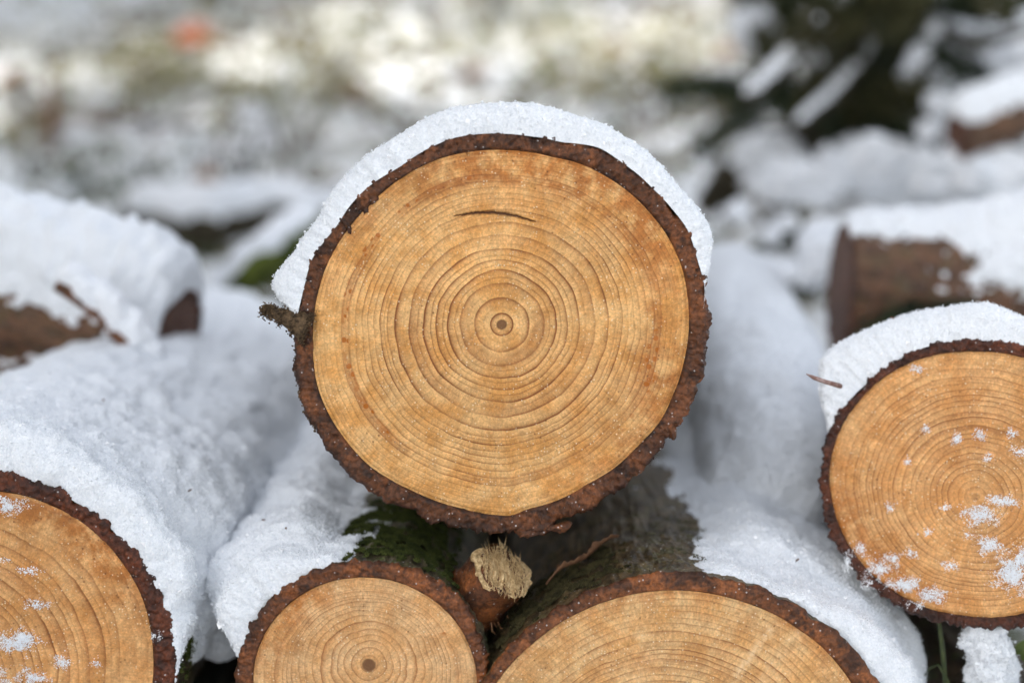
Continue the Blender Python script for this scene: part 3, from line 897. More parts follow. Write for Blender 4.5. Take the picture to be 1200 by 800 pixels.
# ------------------------------------------------------------------ snow column under the right log, bramble in the gap
def lump_mesh(path, radii, name, label, seed, step=.0010, cat='snow', group=None, squash=1.0, mat=None, grain=True, seg=120, nres=90, bumpy=.34):
    path = np.asarray(path, float)
    u = np.linspace(0, 1, len(path)); uu = np.linspace(0, 1, nres)
    C_ = np.stack([np.interp(uu, u, path[:, k]) for k in range(3)], -1)
    R_ = np.interp(uu, u, radii)
    cap = np.minimum(1, np.sqrt(np.clip(1 - (1 - np.minimum(uu, 1 - uu) * 2 / .16).clip(0, 1) ** 2, .0004, 1)))
    T = np.gradient(C_, axis=0); T /= np.linalg.norm(T, axis=1)[:, None]
    ref = np.array([0, 1.0, 0]) if abs(T[0][1]) < .8 else np.array([1.0, 0, 0])
    A_ = np.cross(T, ref); A_ /= np.linalg.norm(A_, axis=1)[:, None]; B_ = np.cross(T, A_)
    th = np.linspace(0, 2 * PI, seg, endpoint=False)
    D_ = np.cos(th)[None, :, None] * A_[:, None] + np.sin(th)[None, :, None] * B_[:, None] * squash
    V = C_[:, None] + D_ * (R_ * cap)[:, None, None]
    f = V.reshape(-1, 3); rr = np.mean(radii)
    d = fbm(f / (rr * .9) + seed, 3) * rr * bumpy + fbm(f * 120 + seed, 3) * .0016 * min(1, bumpy * 3) + fbm(f * 330 + seed, 2) * .0006
    f = f + D_.reshape(-1, 3) * (d * np.repeat(cap, seg))[:, None]
    q = grid_quads(nres, seg, True)
    r = np.random.default_rng(seed)
    t = None; mi = np.zeros(len(q))
    if grain:
        A4 = f[q]; area = .5 * np.linalg.norm(np.cross(A4[:, 2] - A4[:, 0], A4[:, 3] - A4[:, 1]), axis=1)
        n = int(area.sum() / step ** 2)
        idx = r.choice(len(q), n, p=area / area.sum())
        uv = r.random((n, 2)); a = A4[idx]
        pts = (a[:, 0] * (1 - uv[:, :1]) + a[:, 1] * uv[:, :1]) * (1 - uv[:, 1:]) + (a[:, 3] * (1 - uv[:, :1]) + a[:, 2] * uv[:, :1]) * uv[:, 1:]
        dirs = pts - C_[np.minimum(idx // seg, nres - 1)]; dirs /= np.linalg.norm(dirs, axis=1)[:, None] + 1e-9
        sz = np.clip(r.lognormal(math.log(.00045), .4, n), .0002, .0012)
        pts += dirs * (sz * .4 + np.where(r.random(n) < .08, r.random(n) * .0018, 0))[:, None]
        gv, gt = grains(pts, sz, r)
        t = gt + len(f); f = np.concatenate([f, gv])
    o = make_mesh(name, f, q, t, mat or SNOW, None, True)
    c = path[-1].copy()
    o.data.transform(Matrix.Translation(Vector(-c))); o.location = c
    tag(o, label, cat, group, 'thing')
    return o
lump_mesh([at(1150, 706, .012), at(1153, 735, .015), at(1160, 775, .02), at(1165, 830, .04)], np.array([22, 26, 28, 38]) * mpp(.02), 'snow_clump',
          'narrow column of snow hanging below the right edge log', 41, squash=.8)

def leaf_mesh(m, base, d, nrm, L_, W_, n=7):
    d = d / np.linalg.norm(d); sd = np.cross(d, nrm); sd /= np.linalg.norm(sd); nn = np.cross(sd, d)
    V = []
    for u in np.linspace(0, 1, n):
        w = W_ * math.sin(PI * min(.98, u * .9 + .06)) ** .8
        c = base + d * L_ * u + nn * L_ * .15 * math.sin(u * PI)
        for kx in (-1, -.5, 0, .5, 1):
            V.append(c + sd * w * kx + nn * abs(kx) * w * .25)
    m.add(V, grid_quads(n, 5))
root = empty('bramble', at(1106, 800, .03))
tag(root, 'green bramble stem with small leaves in the dark gap under the right edge log', 'plant')
def under(o, parent):
    o.parent = parent; o.data.transform(Matrix.Translation(-parent.location))
m = MB(); m.tube([at(1108, 812, .03), at(1107, 785, .03), at(1104, 755, .028), at(1100, 725, .03), at(1088, 700, .04)], np.array([3.2, 3, 3, 2.6, 1.6]) * mpp(.03), 10, .0002)
m.tube([at(1112, 800, .028), at(1100, 778, .03), at(1090, 782, .035), at(1080, 795, .04)], np.array([2, 2, 1.6, 1]) * mpp(.03), 8, 0)
under(m.build('stem', GREENSTEM), root)
LEAFG = plain_mat('bramble_leaf', (.045, .075, .012), (.10, .13, .025), 90, .5, .4)
for (X, Y, dx, dz, l) in [(1190, 765, .6, .9, 26), (1196, 770, 1, .2, 24), (1188, 775, -.2, -.9, 18)]:
    m = MB(); leaf_mesh(m, at(X, Y, .03), np.array([dx, -.25, dz]), np.array([.1, -1, .35]), l * mpp(.03), l * .36 * mpp(.03))
    under(m.build('leaf', LEAFG), root)

# ------------------------------------------------------------------ ground
def ground_z(x, y):
    x = np.asarray(x, float); y = np.asarray(y, float)
    d = np.hypot(x, y + .75)
    slope = np.where(y > 2.3, (np.minimum(y, 34) - 2.3) * .27, 0)
    p = np.stack([x, y, np.zeros_like(x)], -1).reshape(-1, 3)
    near = sstep(.5, 1.6, y).reshape(-1) + sstep(.9, 1.6, np.abs(x)).reshape(-1)
    near = np.clip(near, 0, 1)
    h = fbm(p * .55 + 3, 3) * .10 + fbm(p * 2.6 + 8, 4) * .055 + np.maximum(fbm(p * 7 + 1, 3), -.1) * .045 + fbm(p * 17 + 5, 2) * .014
    slope = slope + .36 * np.exp(-((x - .85) / .62) ** 2 - ((y - 1.75) / .62) ** 2) + .10 * np.exp(-((x + .7) / .5) ** 2 - ((y - 1.5) / .5) ** 2)
    return slope + h.reshape(x.shape) * near.reshape(x.shape) + .02 * near.reshape(x.shape)
def ground_mat():
    m, g, b = new_mat('snowy_forest_floor')
    P = g.obj()
    zz = g.n('SeparateXYZ'); g.link(P, zz.inputs[0])
    big = g.noise(P, .9, 4, .6)
    mid = g.noise(P, 10, 6, .72)
    cover = g.maps(g.math('ADD', g.math('MULTIPLY', mid, .75), g.math('MULTIPLY', big, .35)), .50, .56)
    cover2 = g.maps(g.noise(P, 21, 4, .6), .30, .42)
    cover = g.math('MULTIPLY', cover, cover2)
    lit = g.ramp(g.noise(P, 9, 4, .6), [(.28, (.030, .022, .014)), (.45, (.075, .085, .028)), (.55, (.14, .11, .055)), (.7, (.19, .20, .07))])
    c = g.mix(cover, lit, (.84, .865, .89))
    g.link(c, b.inputs['Base Color'])
    b.inputs['Roughness'].default_value = .8
    b.inputs['Specular IOR Level'].default_value = .2
    g.bump(mid, .6, .05, b)
    return m
gx = np.concatenate([-np.geomspace(60, 3.2, 40), np.linspace(-3, 3, 180), np.geomspace(3.2, 60, 40)])
gy = np.concatenate([-np.geomspace(40, .8, 30), np.linspace(-.6, 7.5, 230), np.geomspace(7.6, 80, 60)])
GX, GY = np.meshgrid(gx, gy, indexing='ij')
GZ = ground_z(GX, GY)
go = make_mesh('ground', np.stack([GX, GY, GZ], -1).reshape(-1, 3), grid_quads(len(gx), len(gy))[:, ::-1], None, ground_mat(), None, True)
go['kind'] = 'structure'
for p in (go.data.polygons[0],):
    if p.normal.z < 0: go.data.flip_normals()


# ------------------------------------------------------------------ background, out of focus
def gz(x, y):
    return float(ground_z(np.array([x]), np.array([y]))[0])

# crosswise log on the left, snow on top
BARK_E = bark_mat('bark_brown_far', 6.0, (.06, .02, .01), (.08, .028, .013), (.05, .02, .01), (.05, .024, .013), (.155, .072, .034), (.10, .08, .03), .4)
def cross_log(X, Y, y0, Rpx, yaw, pitch, length, seed, label, snow_tab, snow_label, s0, s1, lump=2.0, nfreq=60, dfn=None):
    L = Log(X, Y, y0, [(0, Rpx * .88), (120, Rpx * .9), (240, Rpx * .88)], [(0, Rpx), (70, Rpx * 1.05), (150, Rpx * .96), (250, Rpx * 1.03)], yaw=yaw, pitch=pitch, length=length, seed=seed)
    build_log(L, label, WOOD_FAR, BARK_E, rings_to(Rpx, 9, 9, 6, int(seed)), nt=50, na=260, n_side=60, fine=False, group=None)
    build_snow(L, snow_tab, snow_label, s0, s1, length, rho=.04, lump=lump, grain_y=-1, res=.0022, fine_y=length * .7, y_front=.0, group=None, nfreq=nfreq, depth_fn=dfn)
    return L
WOOD_FAR = wood_mat('rusty_end_grain', (.15, .055, .026), (.09, .035, .018), (.05, .018, .009), 6.0)
cross_log(204, 412, .36, 74, 80, -14, .5, 21, 'brown log lying crosswise behind the lower left log, under ragged snow',
          [(0, -6), (25, 14), (60, 50), (90, 62), (110, 52), (130, 28), (145, 8), (158, -1), (172, -7), (190, -10)], 'ragged snow on the crosswise brown log at the left', -4, 190, 2.0, 110)
# second, lower one whose rusty end shows below it
cross_log(150, 452, .30, 44, 64, 8, .34, 22, 'thin rusty log end under the crosswise brown log at the left',
          [(20, -9), (60, -3), (90, 5), (115, -2), (150, -9)], 'thin snow strip on the thin rusty log end', 18, 162, 1.4)
# crosswise log on the right
cross_log(984, 342, .50, 78, -92, 2, .55, 23, 'broad brown log lying crosswise behind the right edge log, under snow',
          [(-30, -12), (0, -10), (22, -6), (38, -9), (54, -5), (68, 8), (90, 20), (120, 24), (150, 14), (180, -6)], 'lumpy snow on the broad brown crosswise log', -30, 184, 2.0, 120, lambda th, y, T: T + .024 * sstep(.05, .20, y) * sstep(-.25, .6, th))
cross_log(1122, 160, 1.05, 26, -74, -16, .7, 24, 'orange brown log poking in from the upper right, with a snow cap',
          [(20, -6), (45, 6), (70, 22), (90, 27), (120, 24), (160, -6)], 'snow strip on the orange brown upper right log', 18, 162, 1.4)
# snow covered log between the broad log and the right edge log
H = Log(925, 640, .26, [(0, 120), (120, 121), (240, 120)], [(0, 132), (90, 133), (180, 132), (270, 132)], yaw=3, pitch=-1, length=.75, seed=26)
build_log(H, 'log buried in snow behind the broad log and the right edge log', WOOD_C, BARK_E, rings_to(120, 9, 9, 6, 26), nt=40, na=240, n_side=40, fine=False)
build_snow(H, [(-30, -6), (-10, 30), (30, 44), (90, 52), (150, 50), (190, 20), (205, -6)], 'blurred snow ridge between the top log and the right edge log', -28, 204, .74, rho=.02, lump=.9, grain_y=.05, res=.0018, y_front=0)

lump_mesh([at(845, 720, .13), at(885, 640, .15), at(905, 555, .2), at(890, 460, .32), at(862, 385, .5), at(845, 335, .64)], np.array([58, 78, 92, 104, 108, 96]) * mpp(.15), 'snow_drift',
          'snow drift filling the furrow between the broad log and the right edge log', 43, group='snow drifts between the logs', step=.0013, bumpy=.10, seg=200, nres=160)
lump_mesh([at(258, 775, .09), at(258, 690, .10), at(268, 600, .15), at(280, 520, .24), at(300, 440, .42)], np.array([26, 34, 40, 44, 44]) * mpp(.15), 'snow_drift',
          'snow drift filling the furrow between the lower left log and the small pale log', 44, group='snow drifts between the logs', step=.0013, bumpy=.10, seg=160, nres=160)
# mossy branches with snow lines, behind the top log on its left
MOSS_FAR = plain_mat('moss_far', (.02, .03, .008), (.10, .12, .02), 40, .85, .2)
DARKBARK = plain_mat('dark_bark', (.018, .015, .010), (.06, .05, .03), 30, .85, .2)
def snowy_branch(pts, rad, label, snow_label, mat, lift=.9, sr=1.0, seed=1):
    pts = np.asarray(pts, float)
    twig('branch', pts, rad, label, 'branch', mat, None, 12, .004)
    up = pts + np.array([0, 0, 1.0]) * (np.asarray(rad) * lift)[:, None]
    u = np.linspace(0, 1, len(pts)); uu = np.linspace(0, 1, 8)
    P8 = np.stack([np.interp(uu, u, up[:, k]) for k in range(3)], -1)
    lump_mesh(P8, np.interp(uu, u, rad) * sr, 'snow_line', snow_label, seed, grain=False, seg=28, nres=70, mat=SNOW_FAR, squash=.8)
y_ = .95
snowy_branch([at(205, 392, y_), at(250, 362, y_), at(300, 318, y_), at(370, 262, y_ + .1)], np.array([.018, .02, .022, .022]), 'mossy green branch under snow, left of the top log',
             'snow line on the mossy branch left of the top log', MOSS_FAR, .95, .85, 51)
snowy_branch([at(70, 330, .27), at(120, 368, .27), at(165, 412, .27), at(190, 446, .27)], np.array([.007, .008, .008, .006]), 'thin branch slanting across the crosswise log at the left',
             'snow line on the thin slanting branch', TWIG, 1.3, 1.5, 52)
snowy_branch([at(150, 255, 1.9), at(240, 268, 1.8), at(330, 250, 1.8), at(420, 262, 1.9)], np.array([.03, .035, .03, .02]), 'dark fallen branch behind the mossy branch, half buried',
             'wide snow line on the dark fallen branch', DARKBARK, 1.0, 1.2, 53)

# dark stump with snow, upper right
root = empty('stump', (0, 0, 0)); sy = 1.95
sc_ = at(1010, 178, sy); root.location = sc_
tag(root, 'dark mossy tree stump with root flares at the upper right, snow beside it', 'stump')
m = MB()
k_ = mpp(sy)
m.tube([sc_ + np.array([0, 0, -.35]), sc_ + np.array([0, 0, -.05]), sc_ + np.array([.005, 0, .08]), sc_ + np.array([.03, 0, .22]), sc_ + np.array([.07, 0, .42])], np.array([.17, .15, .125, .105, .095]), 40, .04)
under(m.build('trunk', DARKBARK), root)
for (dx, dy, dz, r0) in [(-.24, -.05, -.04, .055), (-.15, .1, .02, .04), (.2, -.08, -.10, .05), (.02, -.22, -.12, .05)]:
    m = MB()
    m.tube([sc_ + np.array([0, 0, .09]), sc_ + np.array([dx * .45, dy * .5, .03 + dz * .3]), sc_ + np.array([dx, dy, dz]), sc_ + np.array([dx * 1.3, dy * 1.3, dz - .06])], np.array([.06, r0, r0 * .8, r0 * .4]), 20, .012)
    under(m.build('root_flare', DARKBARK), root)
moss_pts = []
m = MB()
r = np.random.default_rng(61)
for k in range(500):
    a = r.random() * 2 * PI; h = r.uniform(-.1, .34)
    b0 = sc_ + np.array([math.cos(a) * .085 + h * .15, math.sin(a) * .085, h])
    d = np.array([math.cos(a), math.sin(a), r.normal() * .5]) * r.uniform(.015, .05)
    m.tube([b0, b0 + d * .6, b0 + d + np.array([0, 0, -.01])], [.006, .005, .001], 4)
under(m.build('moss', MOSS_FAR), root)
twig('stick', [at(925, 55, 1.8), at(950, 30, 1.8), at(985, 4, 1.8), at(1040, -40, 1.8)], np.array([.012, .013, .013, .012]), 'reddish brown stick leaning against the dark stump', 'stick',
     plain_mat('red_stick', (.16, .055, .03), (.24, .09, .05), 60, .7, .2), None, 10, .003)

def snow_pad(X, Y, y, rx, rz, label, seed, ry=None):
    """a rounded pad of snow"""
    c = at(X, Y, y); k = mpp(y)
    nu, nv = 46, 70
    u = np.linspace(0, PI, nu); v = np.linspace(0, 2 * PI, nv, endpoint=False)
    S = np.stack([np.sin(u)[:, None] * np.cos(v)[None], np.sin(u)[:, None] * np.sin(v)[None], np.repeat(np.cos(u)[:, None], nv, 1)], -1).reshape(-1, 3)
    d = 1 + fbm(S * 1.3 + seed * 3.7, 3) * .34 + fbm(S * 4.2 + seed, 3) * .24
    V = S * d[:, None] * np.array([rx * k, (ry or rx) * k, rz * k])
    o = make_mesh('snow_pad', V, grid_quads(nu, nv, True), None, SNOW_FAR, None, True)
    o.location = c
    return tag(o, label, 'snow', 'rounded snow pads on the brush at the right', 'thing')
for i, (X, Y, y, rx, rz, lab) in enumerate([
    (972, 62, 1.75, 34, 22, 'snow pad on the left root of the dark stump, below the reddish stick'),
    (1112, 70, 1.6, 26, 40, 'tall snow pad right of the dark stump'),
    (1085, 128, 1.6, 26, 36, 'small snow pad at the foot of the dark stump on its right'),
    (1172, 74, 1.7, 44, 28, 'snow pad above the orange brown upper right log'),
    (1022, 192, 1.35, 52, 34, 'broad snow pad in front of the dark stump'),
    (900, 182, 1.55, 44, 24, 'snow pad below the left root of the dark stump'),
    (1150, 205, 1.1, 70, 34, 'long snow pad below the orange brown upper right log'),
    (1065, 25, 2.1, 30, 30, 'snow pad high behind the dark stump'),
    (895, 30, 2.2, 40, 30, 'snow pad at the upper left of the reddish stick'),
    (935, 215, 1.3, 52, 26, 'flat snow pad between the top log and the broad brown crosswise log'),
    (900, 330, .85, 36, 30, 'snow pad low in the gap left of the broad brown crosswise log'),
    (960, 300, .7, 28, 40, 'snow pad against the left end of the broad brown crosswise log')]):
    snow_pad(X, Y, y, rx, rz, lab, i + 1)

# spruce sprigs, dark between the snow pads
NEEDLE = plain_mat('spruce_needles', (.010, .018, .007), (.035, .050, .016), 20, .7, .3)
def sprig_mesh(name):
    m = MB(); r = np.random.default_rng(71)
    m.tube([[0, 0, 0], [.06, 0, .05], [.13, .01, .07], [.2, .01, .06]], [.006, .005, .004, .001], 6)
    for k in range(260):
        u = r.uniform(.1, 1)
        b0 = np.array([.2 * u, .01 * u, .05 * math.sin(u * 2.2) + .02 * u]) + r.normal(size=3) * .014
        d = np.array([.5, r.normal() * .8, r.normal() * .5 + .05]); d /= np.linalg.norm(d)
        m.tube([b0, b0 + d * r.uniform(.02, .05)], [.0035, .0005], 3)
    return m.build(name, NEEDLE)
sprig = sprig_mesh('spruce_sprig')
for i, (X, Y, y, rz, sc, lab) in enumerate([
    (880, 215, 1.4, 20, .5, 'dark spruce sprig between the top log and the flat snow pad'),
    (880, 290, .95, -30, .45, 'dark spruce sprig low in the gap beside the snow ridge'),
    (900, 120, 1.9, 160, .9, 'dark spruce sprig left of the stump under the snow pad'),
    (1060, 150, 1.8, 60, .9, 'dark spruce sprig at the right foot of the stump'),
    (1150, 20, 2.1, 10, 1.3, 'wide dark spruce sprig in the upper right corner'),
    (1120, 118, 1.5, 120, .5, 'dark spruce sprig above the tip of the orange brown log'),
    (965, 130, 1.75, 200, .8, 'dark spruce sprig on the left root of the stump'),
    (920, 345, .75, 0, .4, 'dark spruce sprig left of the broad brown crosswise log'),
    (1000, 395, .42, 0, .5, 'dark spruce sprig under the broad brown crosswise log')]):
    o = sprig if i == 0 else sprig.copy()
    if i: COL.objects.link(o)
    o.location = at(X, Y, y); o.rotation_euler = (0, .2, math.radians(rz)); o.scale = (sc,) * 3
    tag(o, lab, 'spruce sprig', 'dark spruce sprigs in the snow')

r = np.random.default_rng(77)
for k in range(46):
    X, Y = r.uniform(865, 1200), r.uniform(-20, 250)
    if k < 20: X, Y = r.uniform(900, 1080), r.uniform(0, 170)
    o = sprig.copy(); COL.objects.link(o)
    o.location = at(X, Y, r.uniform(1.3, 1.75)); o.rotation_euler = (r.normal() * .5, r.normal() * .5, r.random() * 6.28); o.scale = (r.uniform(.35, .75),) * 3
    tag(o, 'small dark spruce sprig among the snow pads in the brush at the upper right', 'spruce sprig', 'small dark spruce sprigs in the brush')
BUSH = plain_mat('bush_needles', (.030, .034, .012), (.095, .085, .034), 20, .75, .2)
bush = sprig.copy(); bush.data = sprig.data.copy(); bush.data.materials[0] = BUSH
for k in range(13):
    X, Y = [(r.uniform(890, 1075), r.uniform(0, 150)), (r.uniform(1090, 1200), r.uniform(-10, 60))][k % 4 == 3]
    o = bush if k == 0 else bush.copy(); COL.objects.link(o)
    o.name = 'spruce_sprig'
    o.location = at(X, Y, r.uniform(1.25, 1.5)); o.rotation_euler = (r.normal() * .4, r.uniform(-.9, .4), r.random() * 6.28); o.scale = (r.uniform(.6, 1.0),) * 3
    tag(o, 'dark spruce sprig in the dense dark bush around the stump', 'spruce sprig', 'spruce sprigs of the dark bush')
for k in range(44):
    X, Y = r.uniform(860, 1200), r.uniform(0, 330)
    if 870 < X < 1085 and Y < 165: continue
    o = snow_pad(X, Y, r.uniform(1.0, 1.6) if Y < 240 else r.uniform(.7, 1.0), r.uniform(9, 22), r.uniform(7, 15), 'small snow clot caught on the brush at the right', 30 + k)
    o['group'] = 'small snow clots on the brush'
for i, (pts, rad, lab) in enumerate([
    ([(872, 118), (915, 84), (955, 48), (1000, -10)], .011, 'leftmost snow laden branch of the dark bush'),
    ([(930, 150), (975, 118), (1010, 70), (1030, 20)], .010, 'snow laden branch across the middle of the dark bush'),
    ([(1045, 128), (1075, 80), (1098, 30), (1110, -20)], .013, 'snow laden branch at the right side of the dark bush'),
    ([(1100, 30), (1140, 50), (1185, 40), (1230, 20)], .012, 'snow laden branch reaching into the upper right corner')]):
    yb = 1.22 + .05 * i
    P4 = [at(x, y, yb + .03 * q) for q, (x, y) in enumerate(pts)]
    snowy_branch(P4, np.array([rad * .6, rad, rad, rad * .7]), lab, 'snow line along the ' + lab.replace('snow laden ', ''), DARKBARK, 1.0, 1.15, 54 + i)
# ---- forest floor : leaves, sticks, grass
def place_ground(X, Y):
    d = ray(X, Y)
    p = CAM[None] + d[None] * np.arange(1.8, 30, .01)[:, None]
    below = p[:, 2] < ground_z(p[:, 0], p[:, 1])
    return p[int(np.argmax(below))] if below.any() else p[-1]
LEAF_O = plain_mat('orange_leaf', (.36, .12, .06), (.26, .085, .045), 30, .6, .3)
LEAF_B = plain_mat('brown_leaf', (.20, .10, .05), (.30, .16, .07), 30, .6, .3)
m = MB(); leaf_mesh(m, np.zeros(3), np.array([1.0, 0, .12]), np.array([0, 0, 1.0]), .1, .036, 9)
leaf0 = m.build('fallen_leaf', LEAF_B); leaf0.location = (0, 0, 0)
leaf1 = leaf0.copy(); leaf1.data = leaf0.data.copy(); leaf1.data.materials[0] = LEAF_O; COL.objects.link(leaf1); leaf1.name = 'fallen_leaf'
p = place_ground(225, 58); leaf1.location = p + np.array([-.08, 0, .03]); leaf1.rotation_euler = (.7, .1, .2); leaf1.scale = (1.9,) * 3
tag(leaf1, 'large orange red leaf lying in the snow, upper left', 'leaf', 'fallen leaves on the snowy slope')
first = True
for (X, Y, sc, lab) in [(553, 98, 1.1, 'rusty brown leaf just above the top of the large centre log'), (12, 105, 1.0, 'brown leaf at the left frame edge in the sunlit snow'), (410, 120, 1.2, 'brown leaf in the snow left above the large centre log'),
                        (715, 60, 1.0, 'brown leaf in the sunlit snow right above the large centre log'), (240, 215, .9, 'brown leaf in front of the dark fallen branch'), (850, 75, 1.1, 'brown leaf beside the highest snow pad left of the reddish stick')]:
    o = leaf0 if first else leaf0.copy()
    if not first: COL.objects.link(o)
    first = False
    p = place_ground(X, Y); o.location = p + np.array([-.04, 0, .015]); o.rotation_euler = (random.uniform(.2, .8), random.uniform(-.3, .3), random.uniform(-.6, .6)); o.scale = (sc,) * 3
    tag(o, lab, 'leaf', 'fallen leaves on the snowy slope')
p = place_ground(58, 168)
twig('stick', [p + np.array([0, 0, -.05]), p + np.array([.01, 0, .08]), p + np.array([.02, 0, .19])], [.022, .02, .012], 'upright brown stick in the sunlit snow at the upper left', 'stick', None, None, 10, .003)
p = place_ground(120, 150)
twig('stick', [p + np.array([-.25, 0, .05]), p + np.array([0, .02, .03]), p + np.array([.3, 0, .01])], [.006, .009, .006], 'thin stick lying in the sunlit snow beside the upright stick', 'stick', None, None, 8, .002)
p = place_ground(300, 40)
twig('stick', [p + np.array([-.06, 0, .12]), p + np.array([.05, .02, .13]), p + np.array([.1, 0, .02]), p + np.array([.06, 0, -.04])], [.012, .018, .02, .018], 'dark bent stick right of the orange red leaf', 'stick', DARKBARK, None, 8, .004)

GRASS = plain_mat('winter_grass', (.17, .17, .05), (.30, .26, .09), 6, .7, .2)
GRASSD = plain_mat('green_moss_grass', (.03, .045, .012), (.10, .12, .03), 8, .7, .2)
def grass(name, spots, mat, label, seed, L_=.10):
    r = np.random.default_rng(seed); m = MB()
    V, T, n0 = [], [], 0
    for (X, Y, rad, n) in spots:
        n = int(n * .5)
        c = place_ground(X, Y)
        q = c[None, :2] + r.normal(size=(n, 2)) * rad
        z = ground_z(q[:, 0], q[:, 1])
        b0 = np.stack([q[:, 0], q[:, 1], z - .005], -1)
        d = np.stack([r.normal(size=n) * .6, r.normal(size=n) * .6, np.full(n, 1.0)], -1) * (r.uniform(.4, 1, n) * L_)[:, None]
        sd = np.stack([r.normal(size=n), r.normal(size=n), np.zeros(n)], -1); sd /= np.linalg.norm(sd, axis=1)[:, None]; sd *= .004
        V.append(np.stack([b0 - sd, b0 + sd, b0 + d * .6 + sd * .7, b0 + d * .6 - sd * .7, b0 + d + np.array([0, 0, -.02])], 1).reshape(-1, 3))
        k = np.arange(n)[:, None, None] * 5 + n0
        T.append((np.array([[0, 1, 2], [0, 2, 3], [3, 2, 4]])[None] + k).reshape(-1, 3)); n0 += n * 5
    o = make_mesh(name, np.concatenate(V), None, np.concatenate(T), mat, None, False)
    return tag(o, label, 'grass', None, 'stuff')
r = np.random.default_rng(81)
sp1 = [(28, 165, .07, 260), (130, 75, .12, 200), (250, 100, .12, 220), (340, 112, .12, 260), (395, 115, .1, 220), (480, 65, .12, 200), (590, 45, .14, 220), (690, 60, .12, 240), (745, 85, .1, 220), (800, 70, .1, 160),
       (700, 110, .08, 160), (360, 60, .12, 160), (20, 60, .12, 160)] + [(r.uniform(0, 870), r.uniform(0, 150), .10, 70) for _ in range(40)]
grass('winter_grass', sp1, GRASS, 'yellow green winter grass in the sunlit snow of the slope', 82)
sp2 = [(240, 288, .05, 420), (80, 205, .10, 400), (140, 215, .10, 400), (200, 220, .08, 200), (330, 195, .08, 160), (300, 25, .1, 200), (530, 15, .12, 260), (560, 30, .08, 100)] + [(r.uniform(0, 870), r.uniform(-10, 260), .09, 60) for _ in range(40)]
grass('moss_tufts', sp2, GRASSD, 'dark green moss and grass tufts showing through the snow', 83, .06)

r = np.random.default_rng(84)
m = MB()
for k in range(900):
    x, y = r.uniform(-1.7, 1.9), r.uniform(1.7, 6.5)
    if abs(x) > .40 * (y + 1.1): continue
    p = np.array([x, y, gz(x, y) - .01])
    d = np.array([r.normal() * .8, r.normal() * .5, r.uniform(.05, 1.0)]); d /= np.linalg.norm(d)
    ln = r.uniform(.06, .26) * (.6 + y * .12)
    m.tube([p, p + d * ln * .5 + r.normal(size=3) * .01, p + d * ln + r.normal(size=3) * .03], np.array([.006, .004, .0015]) * r.uniform(.6, 1.7), 5)
tag(m.build('undergrowth', plain_mat('undergrowth_twigs', (.035, .026, .018), (.12, .085, .05), 4, .8, .2)), 'thin dead twigs standing in the snow over the whole slope', 'undergrowth', None, 'stuff')
# ---- unseen spruces, added to shade the pile and part of the slope
def spruce(seed):
    r = np.random.default_rng(seed)
    root = empty('shade_spruce', (0, 0, 0))
    m = MB(); m.tube([[0, 0, -.2], [0, 0, 2], [.03, 0, 5], [0, 0, 7.6]], [.13, .11, .06, .01], 10, .01)
    m.build('trunk', DARKBARK, root)
    V, T, n0 = [], [], 0
    for h in np.arange(.5, 7.5, .16):
        Lm = 1.35 * (1 - h / 7.7) ** .75 + .08
        for k in range(9):
            a = r.random() * 2 * PI; ln = Lm * r.uniform(.75, 1.1)
            n = int(10 + 34 * ln)
            u = r.uniform(.08, 1, n)
            d = np.array([math.cos(a), math.sin(a), 0])
            b0 = d[None] * (u * ln)[:, None] + np.array([0, 0, 1.0])[None] * (h - .25 * ln * u ** 1.6)[:, None]
            sa = a + r.choice([-1, 1], n) * r.uniform(.3, 1.1, n)
            dd = np.stack([np.cos(sa), np.sin(sa), -r.uniform(.1, .7, n)], -1) * r.uniform(.1, .24, n)[:, None]
            sd = np.cross(dd, r.normal(size=(n, 3))); sd /= np.linalg.norm(sd, axis=1)[:, None]; sd *= .03
            V.append(np.stack([b0, b0 + dd * .5 + sd, b0 + dd, b0 + dd * .5 - sd], 1).reshape(-1, 3))
            T.append((np.array([[0, 1, 2], [0, 2, 3]])[None] + np.arange(n)[:, None, None] * 4 + n0).reshape(-1, 3)); n0 += n * 4
    make_mesh('crown', np.concatenate(V), None, np.concatenate(T), NEEDLE, root, False)
    return root
sp0 = spruce(91)
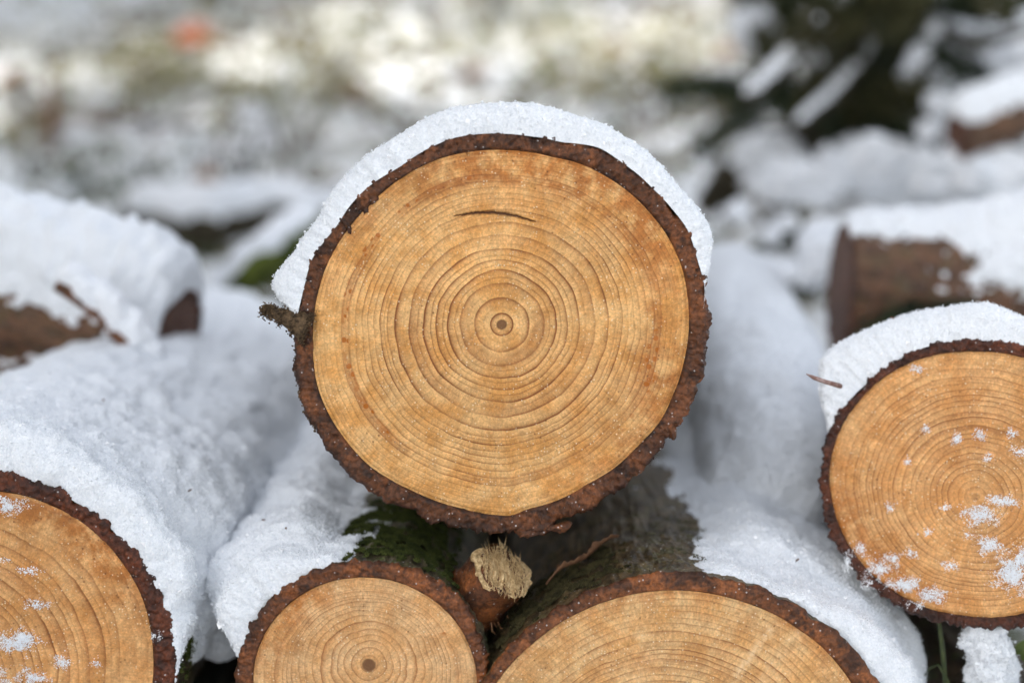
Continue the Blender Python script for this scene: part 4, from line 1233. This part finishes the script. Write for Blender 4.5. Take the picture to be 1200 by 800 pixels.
SHADE_TREES = [(-4.4, -2.9, 1.0), (-4.1, -2.0, 1.0), (-4.5, -1.2, 1.05), (-4.2, -.35, 1.0), (-4.6, .5, 1.0), (-4.3, 1.2, .95),
         (-5.6, -1.6, 1.3), (-5.7, .1, 1.3), (-5.5, -.8, 1.3), (-6.4, -.9, 1.5), (-6.4, -2.1, 1.5), (-5.2, 4.9, 1.1), (-5.4, 6.0, 1.2), (-5.0, 7.2, 1.2), (-9.5, .5, 1.0), (-10.5, 2.6, .9)]
for i, (x, y, sc) in enumerate(SHADE_TREES):
    if i == 0: o = sp0
    else:
        o = sp0.copy(); COL.objects.link(o)
        for c in sp0.children:
            d = c.copy(); COL.objects.link(d); d.parent = o
    o.location = (x, y, gz(x, y)); o.rotation_euler = (0, 0, i * 1.3); o.scale = (sc,) * 3
    tag(o, 'tall green spruce added out of view left of the log pile for its shade', 'tree', 'spruces added for shade beside the log pile')

# ------------------------------------------------------------------ light
SUN_EL, SUN_AZ = math.radians(28), math.radians(-110)     # azimuth from +Y, clockwise
sun_dir = Vector((math.sin(SUN_AZ) * math.cos(SUN_EL), math.cos(SUN_AZ) * math.cos(SUN_EL), math.sin(SUN_EL)))
w = bpy.data.worlds.new('World'); SC.world = w; w.use_nodes = True
nt = w.node_tree; nt.nodes.clear(); g = NG(nt)
sky = g.n('TexSky'); sky.sky_type = 'NISHITA'; sky.sun_disc = False
sky.sun_elevation = SUN_EL; sky.sun_rotation = SUN_AZ
sky.dust_density = 4; sky.air_density = 1; sky.ozone_density = 1
hs = g.n('HueSaturation'); hs.inputs['Saturation'].default_value = .32
g.link(sky.outputs[0], hs.inputs['Color'])
bg = g.n('Background'); bg.inputs[1].default_value = .12
g.link(hs.outputs[0], bg.inputs[0])
wo = g.n('OutputWorld'); g.link(bg.outputs[0], wo.inputs[0])
sl = bpy.data.lights.new('sun', 'SUN'); sl.energy = 2.0; sl.angle = math.radians(.5); sl.color = (1, .93, .82)
so = bpy.data.objects.new('sun', sl); COL.objects.link(so)
so.rotation_euler = sun_dir.to_track_quat('Z', 'Y').to_euler()

# ------------------------------------------------------------------ render settings
SC.render.engine = 'CYCLES'
SC.view_settings.view_transform = 'Standard'
SC.view_settings.look = 'None'
SC.view_settings.gamma = 1
SC.view_settings.exposure = 1.9
SC.cycles.use_denoising = True
SC.cycles.use_adaptive_sampling = True
SC.cycles.adaptive_threshold = .02
SC.cycles.max_bounces = 8
SC.cycles.diffuse_bounces = 7
